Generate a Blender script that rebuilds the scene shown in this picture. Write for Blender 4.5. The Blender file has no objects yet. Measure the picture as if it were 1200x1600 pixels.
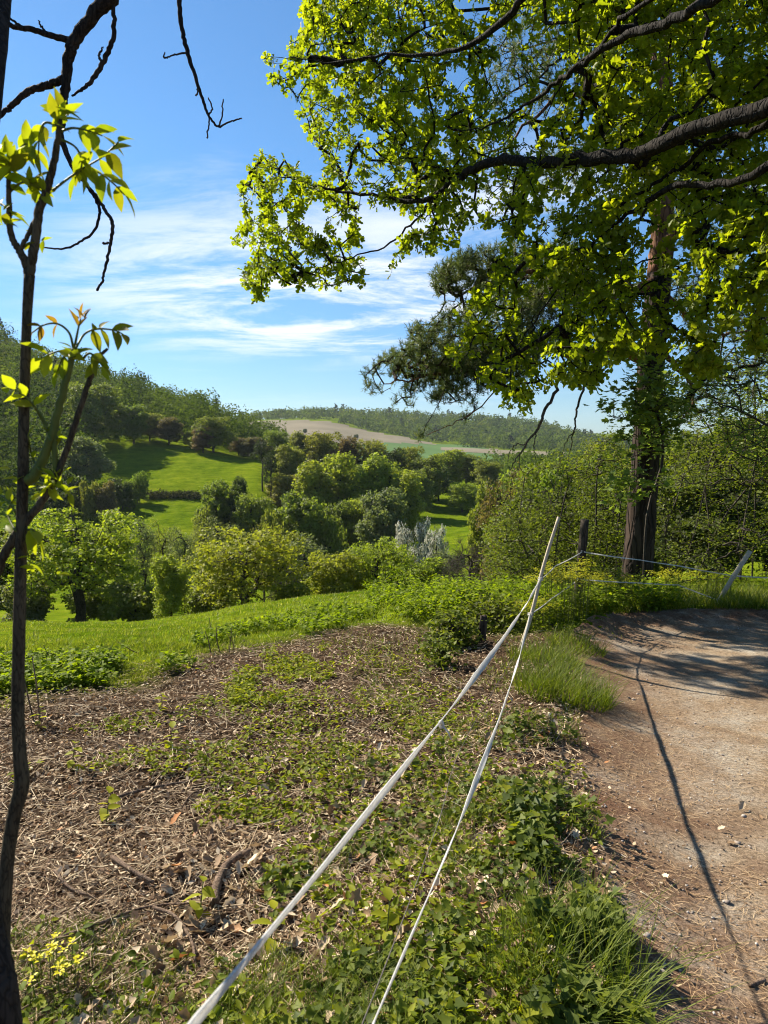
import bpy, math, random
import numpy as np

# ---------------------------------------------------------------- camera, sky, sun, exposure
scene = bpy.context.scene
COL = scene.collection
FPX = 1109.0                      # focal length in photo pixels (1200 x 1600 frame)
PITCH = math.radians(6.17)        # camera looks slightly down
EYE = 1.6
cam_data = bpy.data.cameras.new('camera')
cam_data.sensor_fit = 'VERTICAL'
cam_data.sensor_height = 24.0
cam_data.lens = 24.0 * FPX / 1600.0
cam_data.clip_start = 0.05
cam_data.clip_end = 12000
cam_data.dof.use_dof = True
cam_data.dof.focus_distance = 4.6
cam_data.dof.aperture_fstop = 4.6
cam = bpy.data.objects.new('camera', cam_data)
COL.objects.link(cam)
cam.location = (0, 0, EYE)
cam.rotation_euler = (math.pi / 2 - PITCH, 0, 0)
scene.camera = cam

TO_SUN = np.array([-0.95, 0.80, 1.0]); TO_SUN = TO_SUN / np.linalg.norm(TO_SUN)
SUN_ELEV = math.asin(TO_SUN[2]); SUN_AZ = math.atan2(TO_SUN[0], TO_SUN[1])
world = bpy.data.worlds.new('World'); scene.world = world
world.use_nodes = True
wn = world.node_tree.nodes; wl = world.node_tree.links
wn.clear()
w_out = wn.new('ShaderNodeOutputWorld'); w_bg = wn.new('ShaderNodeBackground')
w_bg.inputs['Strength'].default_value = 0.060
sky = wn.new('ShaderNodeTexSky'); sky.sky_type = 'NISHITA'; sky.sun_disc = False
sky.sun_elevation = SUN_ELEV; sky.sun_rotation = SUN_AZ
sky.altitude = 200; sky.air_density = 1.0; sky.dust_density = 0.1; sky.ozone_density = 3.0
w_tc = wn.new('ShaderNodeTexCoord'); w_sep = wn.new('ShaderNodeSeparateXYZ')
wl.new(w_tc.outputs['Generated'], w_sep.inputs[0])
def wmath(op, a, b=None):
    n = wn.new('ShaderNodeMath'); n.operation = op
    for i, v in enumerate((a, b)):
        if v is None: continue
        if isinstance(v, (int, float)): n.inputs[i].default_value = v
        else: wl.new(v, n.inputs[i])
    return n.outputs[0]
zz = wmath('ADD', wmath('MAXIMUM', w_sep.outputs[2], 0.0), 0.10)
cu = wmath('DIVIDE', w_sep.outputs[0], zz); cv = wmath('DIVIDE', w_sep.outputs[1], zz)
w_cmb = wn.new('ShaderNodeCombineXYZ'); wl.new(cu, w_cmb.inputs[0]); wl.new(cv, w_cmb.inputs[1])
def cloud_layer(scale, rot, sx, sy, off, detail, rough, distort):
    m = wn.new('ShaderNodeMapping'); m.vector_type = 'POINT'
    wl.new(w_cmb.outputs[0], m.inputs[0])
    m.inputs['Location'].default_value = off
    m.inputs['Rotation'].default_value = (0, 0, math.radians(rot)); m.inputs['Scale'].default_value = (sx, sy, 1)
    t = wn.new('ShaderNodeTexNoise'); t.inputs['Scale'].default_value = scale
    t.inputs['Detail'].default_value = detail; t.inputs['Roughness'].default_value = rough
    t.inputs['Distortion'].default_value = distort
    wl.new(m.outputs[0], t.inputs['Vector'])
    return t.outputs['Fac']
def wramp(v, a, b):
    r = wn.new('ShaderNodeMapRange'); r.interpolation_type = 'SMOOTHSTEP'
    r.inputs['From Min'].default_value = a; r.inputs['From Max'].default_value = b
    wl.new(v, r.inputs['Value']); return r.outputs[0]
streak = cloud_layer(1.5, -20, 0.62, 1.15, (5.3, 2.2, 0), 10, 0.68, 0.42)     # fine cirrus fibres
sheet = cloud_layer(0.55, -25, 0.8, 1.0, (7.1, 3.4, 0), 4, 0.55, 0.4)         # where the sheets lie
du = wmath('DIVIDE', wmath('ADD', cu, 0.42), 1.25); dv = wmath('DIVIDE', wmath('SUBTRACT', cv, 3.55), 1.5)
bank = wmath('SUBTRACT', 1.0, wramp(wmath('SQRT', wmath('ADD', wmath('MULTIPLY', du, du), wmath('MULTIPLY', dv, dv))), 0.25, 1.25))   # the large bank of cirrus ahead
cover = wmath('ADD', wmath('MULTIPLY', wramp(sheet, 0.50, 0.68), 0.55), wmath('MULTIPLY', bank, 0.95))
veil = wmath('MULTIPLY', wramp(streak, 0.41, 0.62), wmath('MINIMUM', cover, 1.0))
thin = wmath('MULTIPLY', wramp(streak, 0.55, 0.80), 0.15)
cl = wmath('MULTIPLY', wmath('MINIMUM', wmath('ADD', veil, thin), 1.0), wramp(w_sep.outputs[2], 0.02, 0.10))
hor = wmath('MULTIPLY', wmath('SUBTRACT', 1.0, wramp(w_sep.outputs[2], -0.02, 0.30)), 0.03)
w_mix = wn.new('ShaderNodeMix'); w_mix.data_type = 'RGBA'
wl.new(wmath('MINIMUM', wmath('ADD', wmath('MULTIPLY', cl, 0.95), hor), 1.0), w_mix.inputs[0])
w_tint = wn.new('ShaderNodeMix'); w_tint.data_type = 'RGBA'; w_tint.blend_type = 'MULTIPLY'
w_tint.inputs[0].default_value = 1.0
wl.new(sky.outputs[0], w_tint.inputs[6]); w_tint.inputs[7].default_value = (0.66, 0.97, 1.14, 1)
w_low = wn.new('ShaderNodeMix'); w_low.data_type = 'RGBA'; w_low.blend_type = 'MULTIPLY'
wl.new(wmath('SUBTRACT', 1.0, wramp(w_sep.outputs[2], 0.0, 0.38)), w_low.inputs[0]); w_low.inputs[7].default_value = (0.74, 0.71, 0.82, 1)
wl.new(w_tint.outputs[2], w_low.inputs[6]); wl.new(w_low.outputs[2], w_mix.inputs[6])
w_mix.inputs[7].default_value = (8.3, 8.5, 8.7, 1)
wl.new(w_mix.outputs[2], w_bg.inputs['Color']); wl.new(w_bg.outputs[0], w_out.inputs[0])

sun_data = bpy.data.lights.new('sun', 'SUN')
sun_data.energy = 5.0; sun_data.angle = math.radians(0.53); sun_data.color = (1.0, 0.915, 0.77)
sun = bpy.data.objects.new('sun', sun_data); COL.objects.link(sun)
sun.rotation_euler = (math.pi / 2 - SUN_ELEV, 0, math.pi - SUN_AZ)
sun.location = (-20, 17, 40)
from mathutils import Vector
sun.rotation_euler = Vector(TO_SUN).to_track_quat('Z', 'Y').to_euler()

scene.view_settings.view_transform = 'Standard'; scene.view_settings.look = 'None'
scene.view_settings.exposure = 1.22; scene.view_settings.gamma = 1.0
scene.view_settings.use_curve_mapping = False
scene.render.engine = 'CYCLES'
cy = scene.cycles
cy.max_bounces = 6; cy.diffuse_bounces = 3; cy.glossy_bounces = 2; cy.transmission_bounces = 4
cy.transparent_max_bounces = 8; cy.volume_bounces = 0
cy.use_denoising = True; cy.filter_width = 1.05; cy.use_adaptive_sampling = True; cy.adaptive_threshold = 0.01
cy.sample_clamp_indirect = 6.0; cy.caustics_reflective = False; cy.caustics_refractive = False

# ---------------------------------------------------------------- helpers
rng = np.random.default_rng(11)
random.seed(11)
CP, SP = math.cos(PITCH), math.sin(PITCH)

def P(px, py, d):
    """point seen at photo pixel (px, py), d metres ahead of the camera"""
    u = (px - 600) / FPX; v = (800 - py) / FPX
    s = d / (CP + v * SP)
    return np.array([u * s, d, EYE + s * (v * CP - SP)])
def Pn(px, py, d):
    px, py, d = np.broadcast_arrays(np.asarray(px, float), np.asarray(py, float), np.asarray(d, float))
    u = (px - 600) / FPX; v = (800 - py) / FPX
    s = d / (CP + v * SP)
    return np.stack([u * s, d, EYE + s * (v * CP - SP)], -1)
def zp(py, d): return float(P(600, py, d)[2])

_tab = np.random.default_rng(5).random((256, 256))
def vnoise(x, y, f, seed=0):
    x = np.asarray(x, float) * f + seed * 17.31; y = np.asarray(y, float) * f + seed * 9.77
    xi = np.floor(x).astype(int); yi = np.floor(y).astype(int)
    fx = x - xi; fy = y - yi; fx = fx * fx * (3 - 2 * fx); fy = fy * fy * (3 - 2 * fy)
    a = _tab[xi % 256, yi % 256]; b = _tab[(xi + 1) % 256, yi % 256]
    c = _tab[xi % 256, (yi + 1) % 256]; d = _tab[(xi + 1) % 256, (yi + 1) % 256]
    return (a * (1 - fx) + b * fx) * (1 - fy) + (c * (1 - fx) + d * fx) * fy - 0.5
def sstep(a, b, x):
    t = np.clip((np.asarray(x, float) - a) / (b - a), 0, 1); return t * t * (3 - 2 * t)
def unit(v):
    v = np.asarray(v, float); return v / np.maximum(np.linalg.norm(v, axis=-1, keepdims=True), 1e-9)
def in_poly(x, y, poly):
    x = np.asarray(x, float); y = np.asarray(y, float); r = np.zeros(x.shape, bool)
    n = len(poly)
    for i in range(n):
        x0, y0 = poly[i]; x1, y1 = poly[(i + 1) % n]
        c = ((y0 > y) != (y1 > y)) & (x < (x1 - x0) * (y - y0) / ((y1 - y0) if y1 != y0 else 1e-9) + x0)
        r ^= c
    return r

def mk(name, V, faces, mat=None, parent=None, smooth=False, rnd=None, mesh_only=False):
    """one mesh from numpy arrays; faces is a list of (n,k) index arrays"""
    V = np.asarray(V, np.float32)
    faces = [np.asarray(f, np.int32) for f in faces if len(f)]
    me = bpy.data.meshes.new(name)
    me.vertices.add(len(V)); me.vertices.foreach_set('co', V.ravel())
    tot = sum(f.size for f in faces); npoly = sum(len(f) for f in faces)
    me.loops.add(tot); me.polygons.add(npoly)
    me.loops.foreach_set('vertex_index', np.concatenate([f.ravel() for f in faces]))
    cnt = np.concatenate([np.full(len(f), f.shape[1], np.int32) for f in faces])
    st = np.zeros(npoly, np.int32); st[1:] = np.cumsum(cnt)[:-1]
    me.polygons.foreach_set('loop_start', st)
    if smooth: me.polygons.foreach_set('use_smooth', np.ones(npoly, bool))
    if rnd is not None:
        at = me.attributes.new('rnd', 'FLOAT', 'POINT'); at.data.foreach_set('value', np.asarray(rnd, np.float32))
    me.update(calc_edges=True); me.validate()
    if mat is not None: me.materials.append(mat)
    if mesh_only: return me
    return link(name, me, parent)
def link(name, me, parent=None):
    o = bpy.data.objects.new(name, me); COL.objects.link(o)
    if parent is not None: o.parent = parent
    return o
def tag(o, label=None, cat=None, group=None, kind=None):
    if label: o['label'] = label
    if cat: o['category'] = cat
    if group: o['group'] = group
    if kind: o['kind'] = kind
    return o
def thing(name, label, cat, loc=(0, 0, 0), rz=0.0, group=None, scale=None):
    o = bpy.data.objects.new(name, None); COL.objects.link(o)
    o.location = loc; o.rotation_euler = (0, 0, rz); o.empty_display_size = 0.2
    if scale is not None: o.scale = scale
    return tag(o, label, cat, group)

class MB:
    def __init__(s): s.V = []; s.F = {}; s.R = []; s.n = 0
    def add(s, V, faces, rnd=None):
        V = np.asarray(V, float)
        for f in faces:
            f = np.asarray(f, int)
            if len(f): s.F.setdefault(f.shape[1], []).append(f + s.n)
        s.V.append(V); s.n += len(V)
        s.R.append(np.zeros(len(V)) if rnd is None else np.broadcast_to(np.asarray(rnd, float), (len(V),)))
        return s
    def build(s, name, mat=None, parent=None, smooth=False, mesh_only=False):
        return mk(name, np.concatenate(s.V), [np.concatenate(v) for v in s.F.values()], mat, parent, smooth,
                  np.concatenate(s.R), mesh_only)

def stamp(tV, tF, pos, X, Y, Z, sc, rnd=None):
    """repeat a small template; sc is (N,) or (N,3)"""
    pos = np.asarray(pos, float); N = len(pos); k = len(tV)
    sc = np.asarray(sc, float)
    if sc.ndim == 1: sc = np.repeat(sc[:, None], 3, 1)
    t = np.asarray(tV, float)
    V = (pos[:, None, :] + (t[None, :, 0] * sc[:, :1])[..., None] * X[:, None, :]
         + (t[None, :, 1] * sc[:, 1:2])[..., None] * Y[:, None, :] + (t[None, :, 2] * sc[:, 2:3])[..., None] * Z[:, None, :])
    off = (np.arange(N) * k)[:, None, None]
    F = [(np.asarray(f)[None] + off).reshape(-1, np.asarray(f).shape[1]) for f in tF]
    if rnd is None: rnd = rng.random(N)
    return V.reshape(-1, 3), F, np.repeat(rnd, k)
def frames(Y, up=None, roll=None):
    """axes with Y along the leaf and Z near 'up'"""
    Y = unit(Y); N = len(Y)
    if up is None: up = np.tile([0, 0, 1.0], (N, 1))
    X = np.cross(Y, up); bad = np.linalg.norm(X, axis=1) < 1e-3
    X[bad] = np.cross(Y[bad], [1, 0.3, 0]); X = unit(X); Z = np.cross(X, Y)
    if roll is not None:
        c, s = np.cos(roll)[:, None], np.sin(roll)[:, None]; X, Z = X * c + Z * s, Z * c - X * s
    return X, Y, Z
def rdirs(n): return unit(rng.normal(size=(n, 3)))

# leaf templates: Y is the length (0..1), Z the upper side
def strip_leaf(ys, ws, fold=0.25, droop=0.12):
    V = []; F4 = []
    for y, w in zip(ys, ws):
        z = -droop * y * y
        V += [(-w, y, z + fold * w), (0, y, z), (w, y, z + fold * w)]
    for i in range(len(ys) - 1):
        a = 3 * i; F4 += [(a, a + 1, a + 4, a + 3), (a + 1, a + 2, a + 5, a + 4)]
    return np.array(V), [np.array(F4)]
OAK = strip_leaf([0, .16, .34, .48, .66, .80, 1.0], [.015, .10, .25, .15, .33, .20, .05])
OAK_LO = strip_leaf([0, .36, .52, .78, 1.0], [.02, .26, .17, .31, .06])
OAK_MIN = (np.array([(0, 0, 0), (.27, .36, .07), (.16, .52, .03), (.33, .76, .04), (0, 1, -.1), (-.33, .78, .04), (-.17, .50, .03), (-.26, .34, .07)]), [np.array([(0, 1, 2, 3, 4), (0, 4, 5, 6, 7)])])
OVATE = strip_leaf([0, .22, .5, .8, 1.0], [.02, .24, .30, .16, .01], fold=.3, droop=.2)
OVATE_LO = (np.array([(0, 0, 0), (.3, .42, .07), (0, 1, -.12), (-.3, .42, .07)]), [np.array([(0, 1, 2, 3)])])
OVATE_MID = (np.array([(0, 0, 0), (.27, .3, .08), (.2, .7, .0), (0, 1, -.14), (-.2, .7, .0), (-.27, .3, .08)]), [np.array([(0, 1, 2, 3), (0, 3, 4, 5)])])
LANCE = strip_leaf([0, .25, .55, .8, 1.0], [.02, .15, .19, .11, .005], fold=.35, droop=.22)
MAPLE = (np.array([(0, 0, 0), (.22, .02, .03), (.52, .30, .06), (.27, .38, .03), (.40, .75, .0), (.13, .66, .0), (0, 1.0, -.08),
                   (-.13, .66, 0), (-.40, .75, 0), (-.27, .38, .03), (-.52, .30, .06), (-.22, .02, .03), (0, .42, -.04)]),
         [np.array([(12, i, i + 1) for i in range(0, 11)] + [(12, 11, 0)])])
IVY = (np.array([(0, 0, 0), (.30, -.06, .04), (.52, .28, .07), (.25, .45, .03), (0, .95, -.06), (-.25, .45, .03), (-.52, .28, .07),
                 (-.30, -.06, .04), (0, .3, -.03)]), [np.array([(8, i, i + 1) for i in range(0, 7)] + [(8, 7, 0)])])
def blade(n=4, w=0.035, bend=0.5):
    V = []; F = []
    for i in range(n + 1):
        t = i / n; ww = w * (1 - t ** 1.6) + .002
        V += [(-ww, bend * t * t * .6, t * (1 - .25 * bend * t)), (ww, bend * t * t * .6, t * (1 - .25 * bend * t))]
    for i in range(n): F.append((2 * i, 2 * i + 1, 2 * i + 3, 2 * i + 2))
    return np.array(V), [np.array(F)]

def catmull(pts, per=6):
    pts = np.asarray(pts, float)
    if len(pts) < 3: 
        t = np.linspace(0, 1, per + 1)[:, None]; return pts[0] * (1 - t) + pts[-1] * t
    p = np.vstack([2 * pts[0] - pts[1], pts, 2 * pts[-1] - pts[-2]]); out = []
    for i in range(1, len(p) - 2):
        for k in range(per):
            t = k / per
            out.append(.5 * (2 * p[i] + (p[i + 1] - p[i - 1]) * t + (2 * p[i - 1] - 5 * p[i] + 4 * p[i + 1] - p[i + 2]) * t * t
                             + (3 * p[i] - p[i - 1] - 3 * p[i + 1] + p[i + 2]) * t ** 3))
    out.append(pts[-1]); return np.array(out)
def tube(pts, rad, sides=8, wob=0.0):
    pts = np.asarray(pts, float); n = len(pts)
    rad = np.interp(np.linspace(0, 1, n), np.linspace(0, 1, len(rad)), rad) if np.ndim(rad) else np.full(n, rad)
    T = unit(np.gradient(pts, axis=0)); ref = np.array([0, 0, 1.0]) if abs(T[0][2]) < .9 else np.array([1.0, 0, 0])
    N = np.zeros_like(T); nn = np.cross(T[0], ref); nn /= np.linalg.norm(nn); 
    for i in range(n):
        nn = nn - T[i] * np.dot(nn, T[i]); nn /= max(np.linalg.norm(nn), 1e-9); N[i] = nn
    B = np.cross(T, N); a = np.arange(sides) / sides * 2 * math.pi
    r = rad[:, None] * np.ones((1, sides))
    if wob: r = r * (1 + wob * (rng.random((n, sides)) - .5) * 2)
    V = pts[:, None, :] + r[..., None] * (np.cos(a)[None, :, None] * N[:, None, :] + np.sin(a)[None, :, None] * B[:, None, :])
    i, j = np.meshgrid(np.arange(n - 1), np.arange(sides), indexing='ij'); j2 = (j + 1) % sides
    F = np.stack([i * sides + j, i * sides + j2, (i + 1) * sides + j2, (i + 1) * sides + j], -1).reshape(-1, 4)
    V = np.vstack([V.reshape(-1, 3), pts[:1], pts[-1:]])
    c0, c1 = n * sides, n * sides + 1
    k = np.arange(sides); k2 = (k + 1) % sides
    caps = np.vstack([np.stack([k2, k, np.full(sides, c0)], -1), np.stack([(n - 1) * sides + k, (n - 1) * sides + k2, np.full(sides, c1)], -1)])
    return V, [F, caps]
def segs(A, B, ra, rb, sides=4):
    """many thin tapered sticks"""
    A = np.asarray(A, float); B = np.asarray(B, float); N = len(A)
    T = unit(B - A); X = np.cross(T, [0.31, 0.2, 0.93]); X = unit(X); Z = np.cross(T, X)
    a = np.arange(sides) / sides * 2 * math.pi
    ring = np.cos(a)[None, :, None] * X[:, None, :] + np.sin(a)[None, :, None] * Z[:, None, :]
    V = np.concatenate([A[:, None] + ring * np.reshape(ra, (N, 1, 1)), B[:, None] + ring * np.reshape(rb, (N, 1, 1))], 1)
    k = np.arange(sides); k2 = (k + 1) % sides
    f = np.stack([k, k2, sides + k2, sides + k], -1)
    F = (f[None] + (np.arange(N) * 2 * sides)[:, None, None]).reshape(-1, 4)
    return V.reshape(-1, 3), [F]
def grow(base, bpar, targets, step, jit=.12, rise=0.0):
    """join every target to the nearest twig already grown; returns nodes, parents, tip ids"""
    nb = len(base); cap = nb + len(targets) * 14
    nodes = np.zeros((cap, 3)); par = np.full(cap, -1); nodes[:nb] = base; par[:nb] = bpar; n = nb
    d0 = np.min(np.linalg.norm(targets[:, None] - np.asarray(base)[None], axis=2), 1)
    tips = np.full(len(targets), -1)
    for ti in np.argsort(d0):
        t = targets[ti]; dd = nodes[:n] - t
        q = dd[:, 0] ** 2 + dd[:, 1] ** 2 + (dd[:, 2] * (1 + rise * (dd[:, 2] > 0))) ** 2
        i = int(np.argmin(q)); L = math.sqrt(q[i])
        k = min(max(1, int(math.ceil(L / step))), 12); p0 = nodes[i].copy(); last = i
        for j in range(1, k + 1):
            if n >= cap: break
            f = j / k; p = p0 * (1 - f) + t * f
            if j < k: p = p + rng.normal(size=3) * jit * L / k
            nodes[n] = p; par[n] = last; last = n; n += 1
        tips[ti] = last
    return nodes[:n], par[:n], tips
def pipe_radii(par, tips, r0, ex=.5):
    n = len(par); c = np.zeros(n)
    np.add.at(c, tips, 1)
    for i in range(n - 1, -1, -1):
        if par[i] >= 0: c[par[i]] += c[i]
    return r0 * np.maximum(c, 1) ** ex

# ---------------------------------------------------------------- materials
def nt(name):
    m = bpy.data.materials.new(name); m.use_nodes = True
    n = m.node_tree.nodes; n.clear(); out = n.new('ShaderNodeOutputMaterial')
    return m, n, m.node_tree.links, out
def ramp(n, l, src, stops):
    r = n.new('ShaderNodeValToRGB'); e = r.color_ramp.elements
    while len(e) < len(stops): e.new(0.5)
    for el, (p, c) in zip(e, stops): el.position = p; el.color = (*c, 1)
    l.new(src, r.inputs[0]); return r.outputs[0]
def mixc(n, l, fac, a, b, mode='MIX'):
    m = n.new('ShaderNodeMix'); m.data_type = 'RGBA'; m.blend_type = mode
    for i, v in ((0, fac), (6, a), (7, b)):
        if isinstance(v, (int, float)): m.inputs[i].default_value = v
        elif isinstance(v, tuple): m.inputs[i].default_value = (*v, 1)
        else: l.new(v, m.inputs[i])
    return m.outputs[2]
def noise(n, l, scale, detail=4, rough=.6, vec=None, dist=0.0, out='Fac'):
    t = n.new('ShaderNodeTexNoise'); t.inputs['Scale'].default_value = scale
    t.inputs['Detail'].default_value = detail; t.inputs['Roughness'].default_value = rough
    t.inputs['Distortion'].default_value = dist
    if vec is not None: l.new(vec, t.inputs['Vector'])
    return t.outputs[out]
def geo_pos(n): return n.new('ShaderNodeNewGeometry').outputs['Position']
def leaf_mat(name, stops, trans=.45, tcol=(1.25, 1.25, .55), rough=.5, spec=.3, obj_tint=False, var=.0):
    m, n, l, out = nt(name)
    at = n.new('ShaderNodeAttribute'); at.attribute_name = 'rnd'
    col = ramp(n, l, at.outputs['Fac'], stops)
    if obj_tint:
        oi = n.new('ShaderNodeObjectInfo'); col = mixc(n, l, 1.0, col, oi.outputs['Color'], 'MULTIPLY')
    if var:
        nz = noise(n, l, var, 3, .5, geo_pos(n))
        col = mixc(n, l, nz, mixc(n, l, 1.0, col, (.72, .78, .7), 'MULTIPLY'), mixc(n, l, 1.0, col, (1.25, 1.2, 1.1), 'MULTIPLY'))
    b = n.new('ShaderNodeBsdfPrincipled'); b.inputs['Roughness'].default_value = rough
    b.inputs['Specular IOR Level'].default_value = spec
    l.new(col, b.inputs['Base Color'])
    t = n.new('ShaderNodeBsdfTranslucent'); l.new(mixc(n, l, 1.0, col, tcol, 'MULTIPLY'), t.inputs[0])
    mx = n.new('ShaderNodeMixShader'); mx.inputs[0].default_value = trans
    l.new(b.outputs[0], mx.inputs[1]); l.new(t.outputs[0], mx.inputs[2]); l.new(mx.outputs[0], out.inputs[0])
    return m
def bark_mat(name, c0, c1, scale=14, stretch=.22, bump=.6, c2=None):
    m, n, l, out = nt(name)
    tc = n.new('ShaderNodeTexCoord'); mp = n.new('ShaderNodeMapping'); mp.inputs['Scale'].default_value = (1, 1, stretch)
    l.new(tc.outputs['Object'], mp.inputs[0])
    v = n.new('ShaderNodeTexVoronoi'); v.inputs['Scale'].default_value = scale; v.feature = 'DISTANCE_TO_EDGE'
    nz = noise(n, l, scale * .6, 6, .65, mp.outputs[0], .4)
    vm = n.new('ShaderNodeVectorMath'); vm.operation = 'ADD'
    nv = noise(n, l, scale * .5, 3, .6, mp.outputs[0], 0, 'Color'); sc = n.new('ShaderNodeVectorMath'); sc.operation = 'SCALE'; sc.inputs['Scale'].default_value = .12
    l.new(nv, sc.inputs[0]); l.new(mp.outputs[0], vm.inputs[0]); l.new(sc.outputs[0], vm.inputs[1]); l.new(vm.outputs[0], v.inputs['Vector'])
    col = ramp(n, l, nz, [(.3, c0), (.55, c1), (.8, c2 or tuple(x * 1.35 for x in c1))])
    ed = ramp(n, l, v.outputs[0], [(0, (.25, .25, .25)), (.14, (1, 1, 1))])
    col = mixc(n, l, .8, col, ed, 'MULTIPLY')
    b = n.new('ShaderNodeBsdfPrincipled'); b.inputs['Roughness'].default_value = .9; b.inputs['Specular IOR Level'].default_value = .15
    l.new(col, b.inputs['Base Color'])
    bp = n.new('ShaderNodeBump'); bp.inputs['Strength'].default_value = bump; bp.inputs['Distance'].default_value = .03
    hh = n.new('ShaderNodeMath'); hh.operation = 'ADD'; l.new(ed, hh.inputs[0]); l.new(nz, hh.inputs[1])
    l.new(hh.outputs[0], bp.inputs['Height']); l.new(bp.outputs[0], b.inputs['Normal']); l.new(b.outputs[0], out.inputs[0])
    return m
def plain_mat(name, c0, c1, scale=20, rough=.8, bump=.3, rnd=False, spec=.2):
    m, n, l, out = nt(name)
    tc = n.new('ShaderNodeTexCoord'); nz = noise(n, l, scale, 5, .65, tc.outputs['Object'])
    col = ramp(n, l, nz, [(.3, c0), (.7, c1)])
    if rnd:
        at = n.new('ShaderNodeAttribute'); at.attribute_name = 'rnd'
        col = mixc(n, l, 1.0, col, ramp(n, l, at.outputs['Fac'], [(0, (.55, .55, .55)), (1, (1.3, 1.25, 1.2))]), 'MULTIPLY')
    b = n.new('ShaderNodeBsdfPrincipled'); b.inputs['Roughness'].default_value = rough; b.inputs['Specular IOR Level'].default_value = spec
    l.new(col, b.inputs['Base Color'])
    bp = n.new('ShaderNodeBump'); bp.inputs['Strength'].default_value = bump; bp.inputs['Distance'].default_value = .01
    l.new(nz, bp.inputs['Height']); l.new(bp.outputs[0], b.inputs['Normal']); l.new(b.outputs[0], out.inputs[0])
    return m
def ramp_mat(name, stops, rough=.85, spec=.15, trans=0.0):
    return leaf_mat(name, stops, trans=trans, tcol=(1.1, 1.0, .8), rough=rough, spec=spec)

# ---------------------------------------------------------------- terrain
# path edge (left) and path centre line, world metres
PATH_L = np.array([(.42, -9), (.52, -4), (.62, 0), (.76, 2), (.92, 2.7), (1.10, 3.6), (1.30, 4.6), (1.72, 6.0), (2.12, 7.4), (2.6, 8.5), (3.25, 9.25), (4.1, 9.6), (5.3, 9.55), (7.2, 9.2), (10, 8.7), (14, 8.2), (22, 8.0)])
PATH_R = np.array([(3.6, -9), (3.7, -4), (3.8, 0), (3.9, 1.4), (4.0, 2.2), (4.15, 3.0), (4.4, 3.8), (4.7, 4.5), (5.05, 5.05), (5.4, 5.4), (5.8, 5.65), (6.3, 5.8), (7.0, 5.85), (8.5, 5.7), (11, 5.4), (15, 5.0), (22, 4.7)])
PATH_POLY = [tuple(p) for p in PATH_L] + [tuple(p) for p in PATH_R[::-1]]
def dist_poly(x, y, pl):
    d = np.full(np.shape(x), 1e9)
    for (x0, y0), (x1, y1) in zip(pl[:-1], pl[1:]):
        ex, ey = x1 - x0, y1 - y0; t = np.clip(((x - x0) * ex + (y - y0) * ey) / (ex * ex + ey * ey), 0, 1)
        d = np.minimum(d, np.hypot(x - x0 - t * ex, y - y0 - t * ey))
    return d
PL_C = catmull(PATH_L, 3); PR_C = catmull(PATH_R, 3)
PATH_C = [tuple(p) for p in PL_C] + [tuple(p) for p in PR_C[::-1]]
def path_sd(x, y):
    """metres inside the path (positive) or outside (negative)"""
    d = np.minimum(dist_poly(x, y, PL_C), dist_poly(x, y, PR_C))
    return np.where(in_poly(x, y, PATH_C), d, -d)

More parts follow.
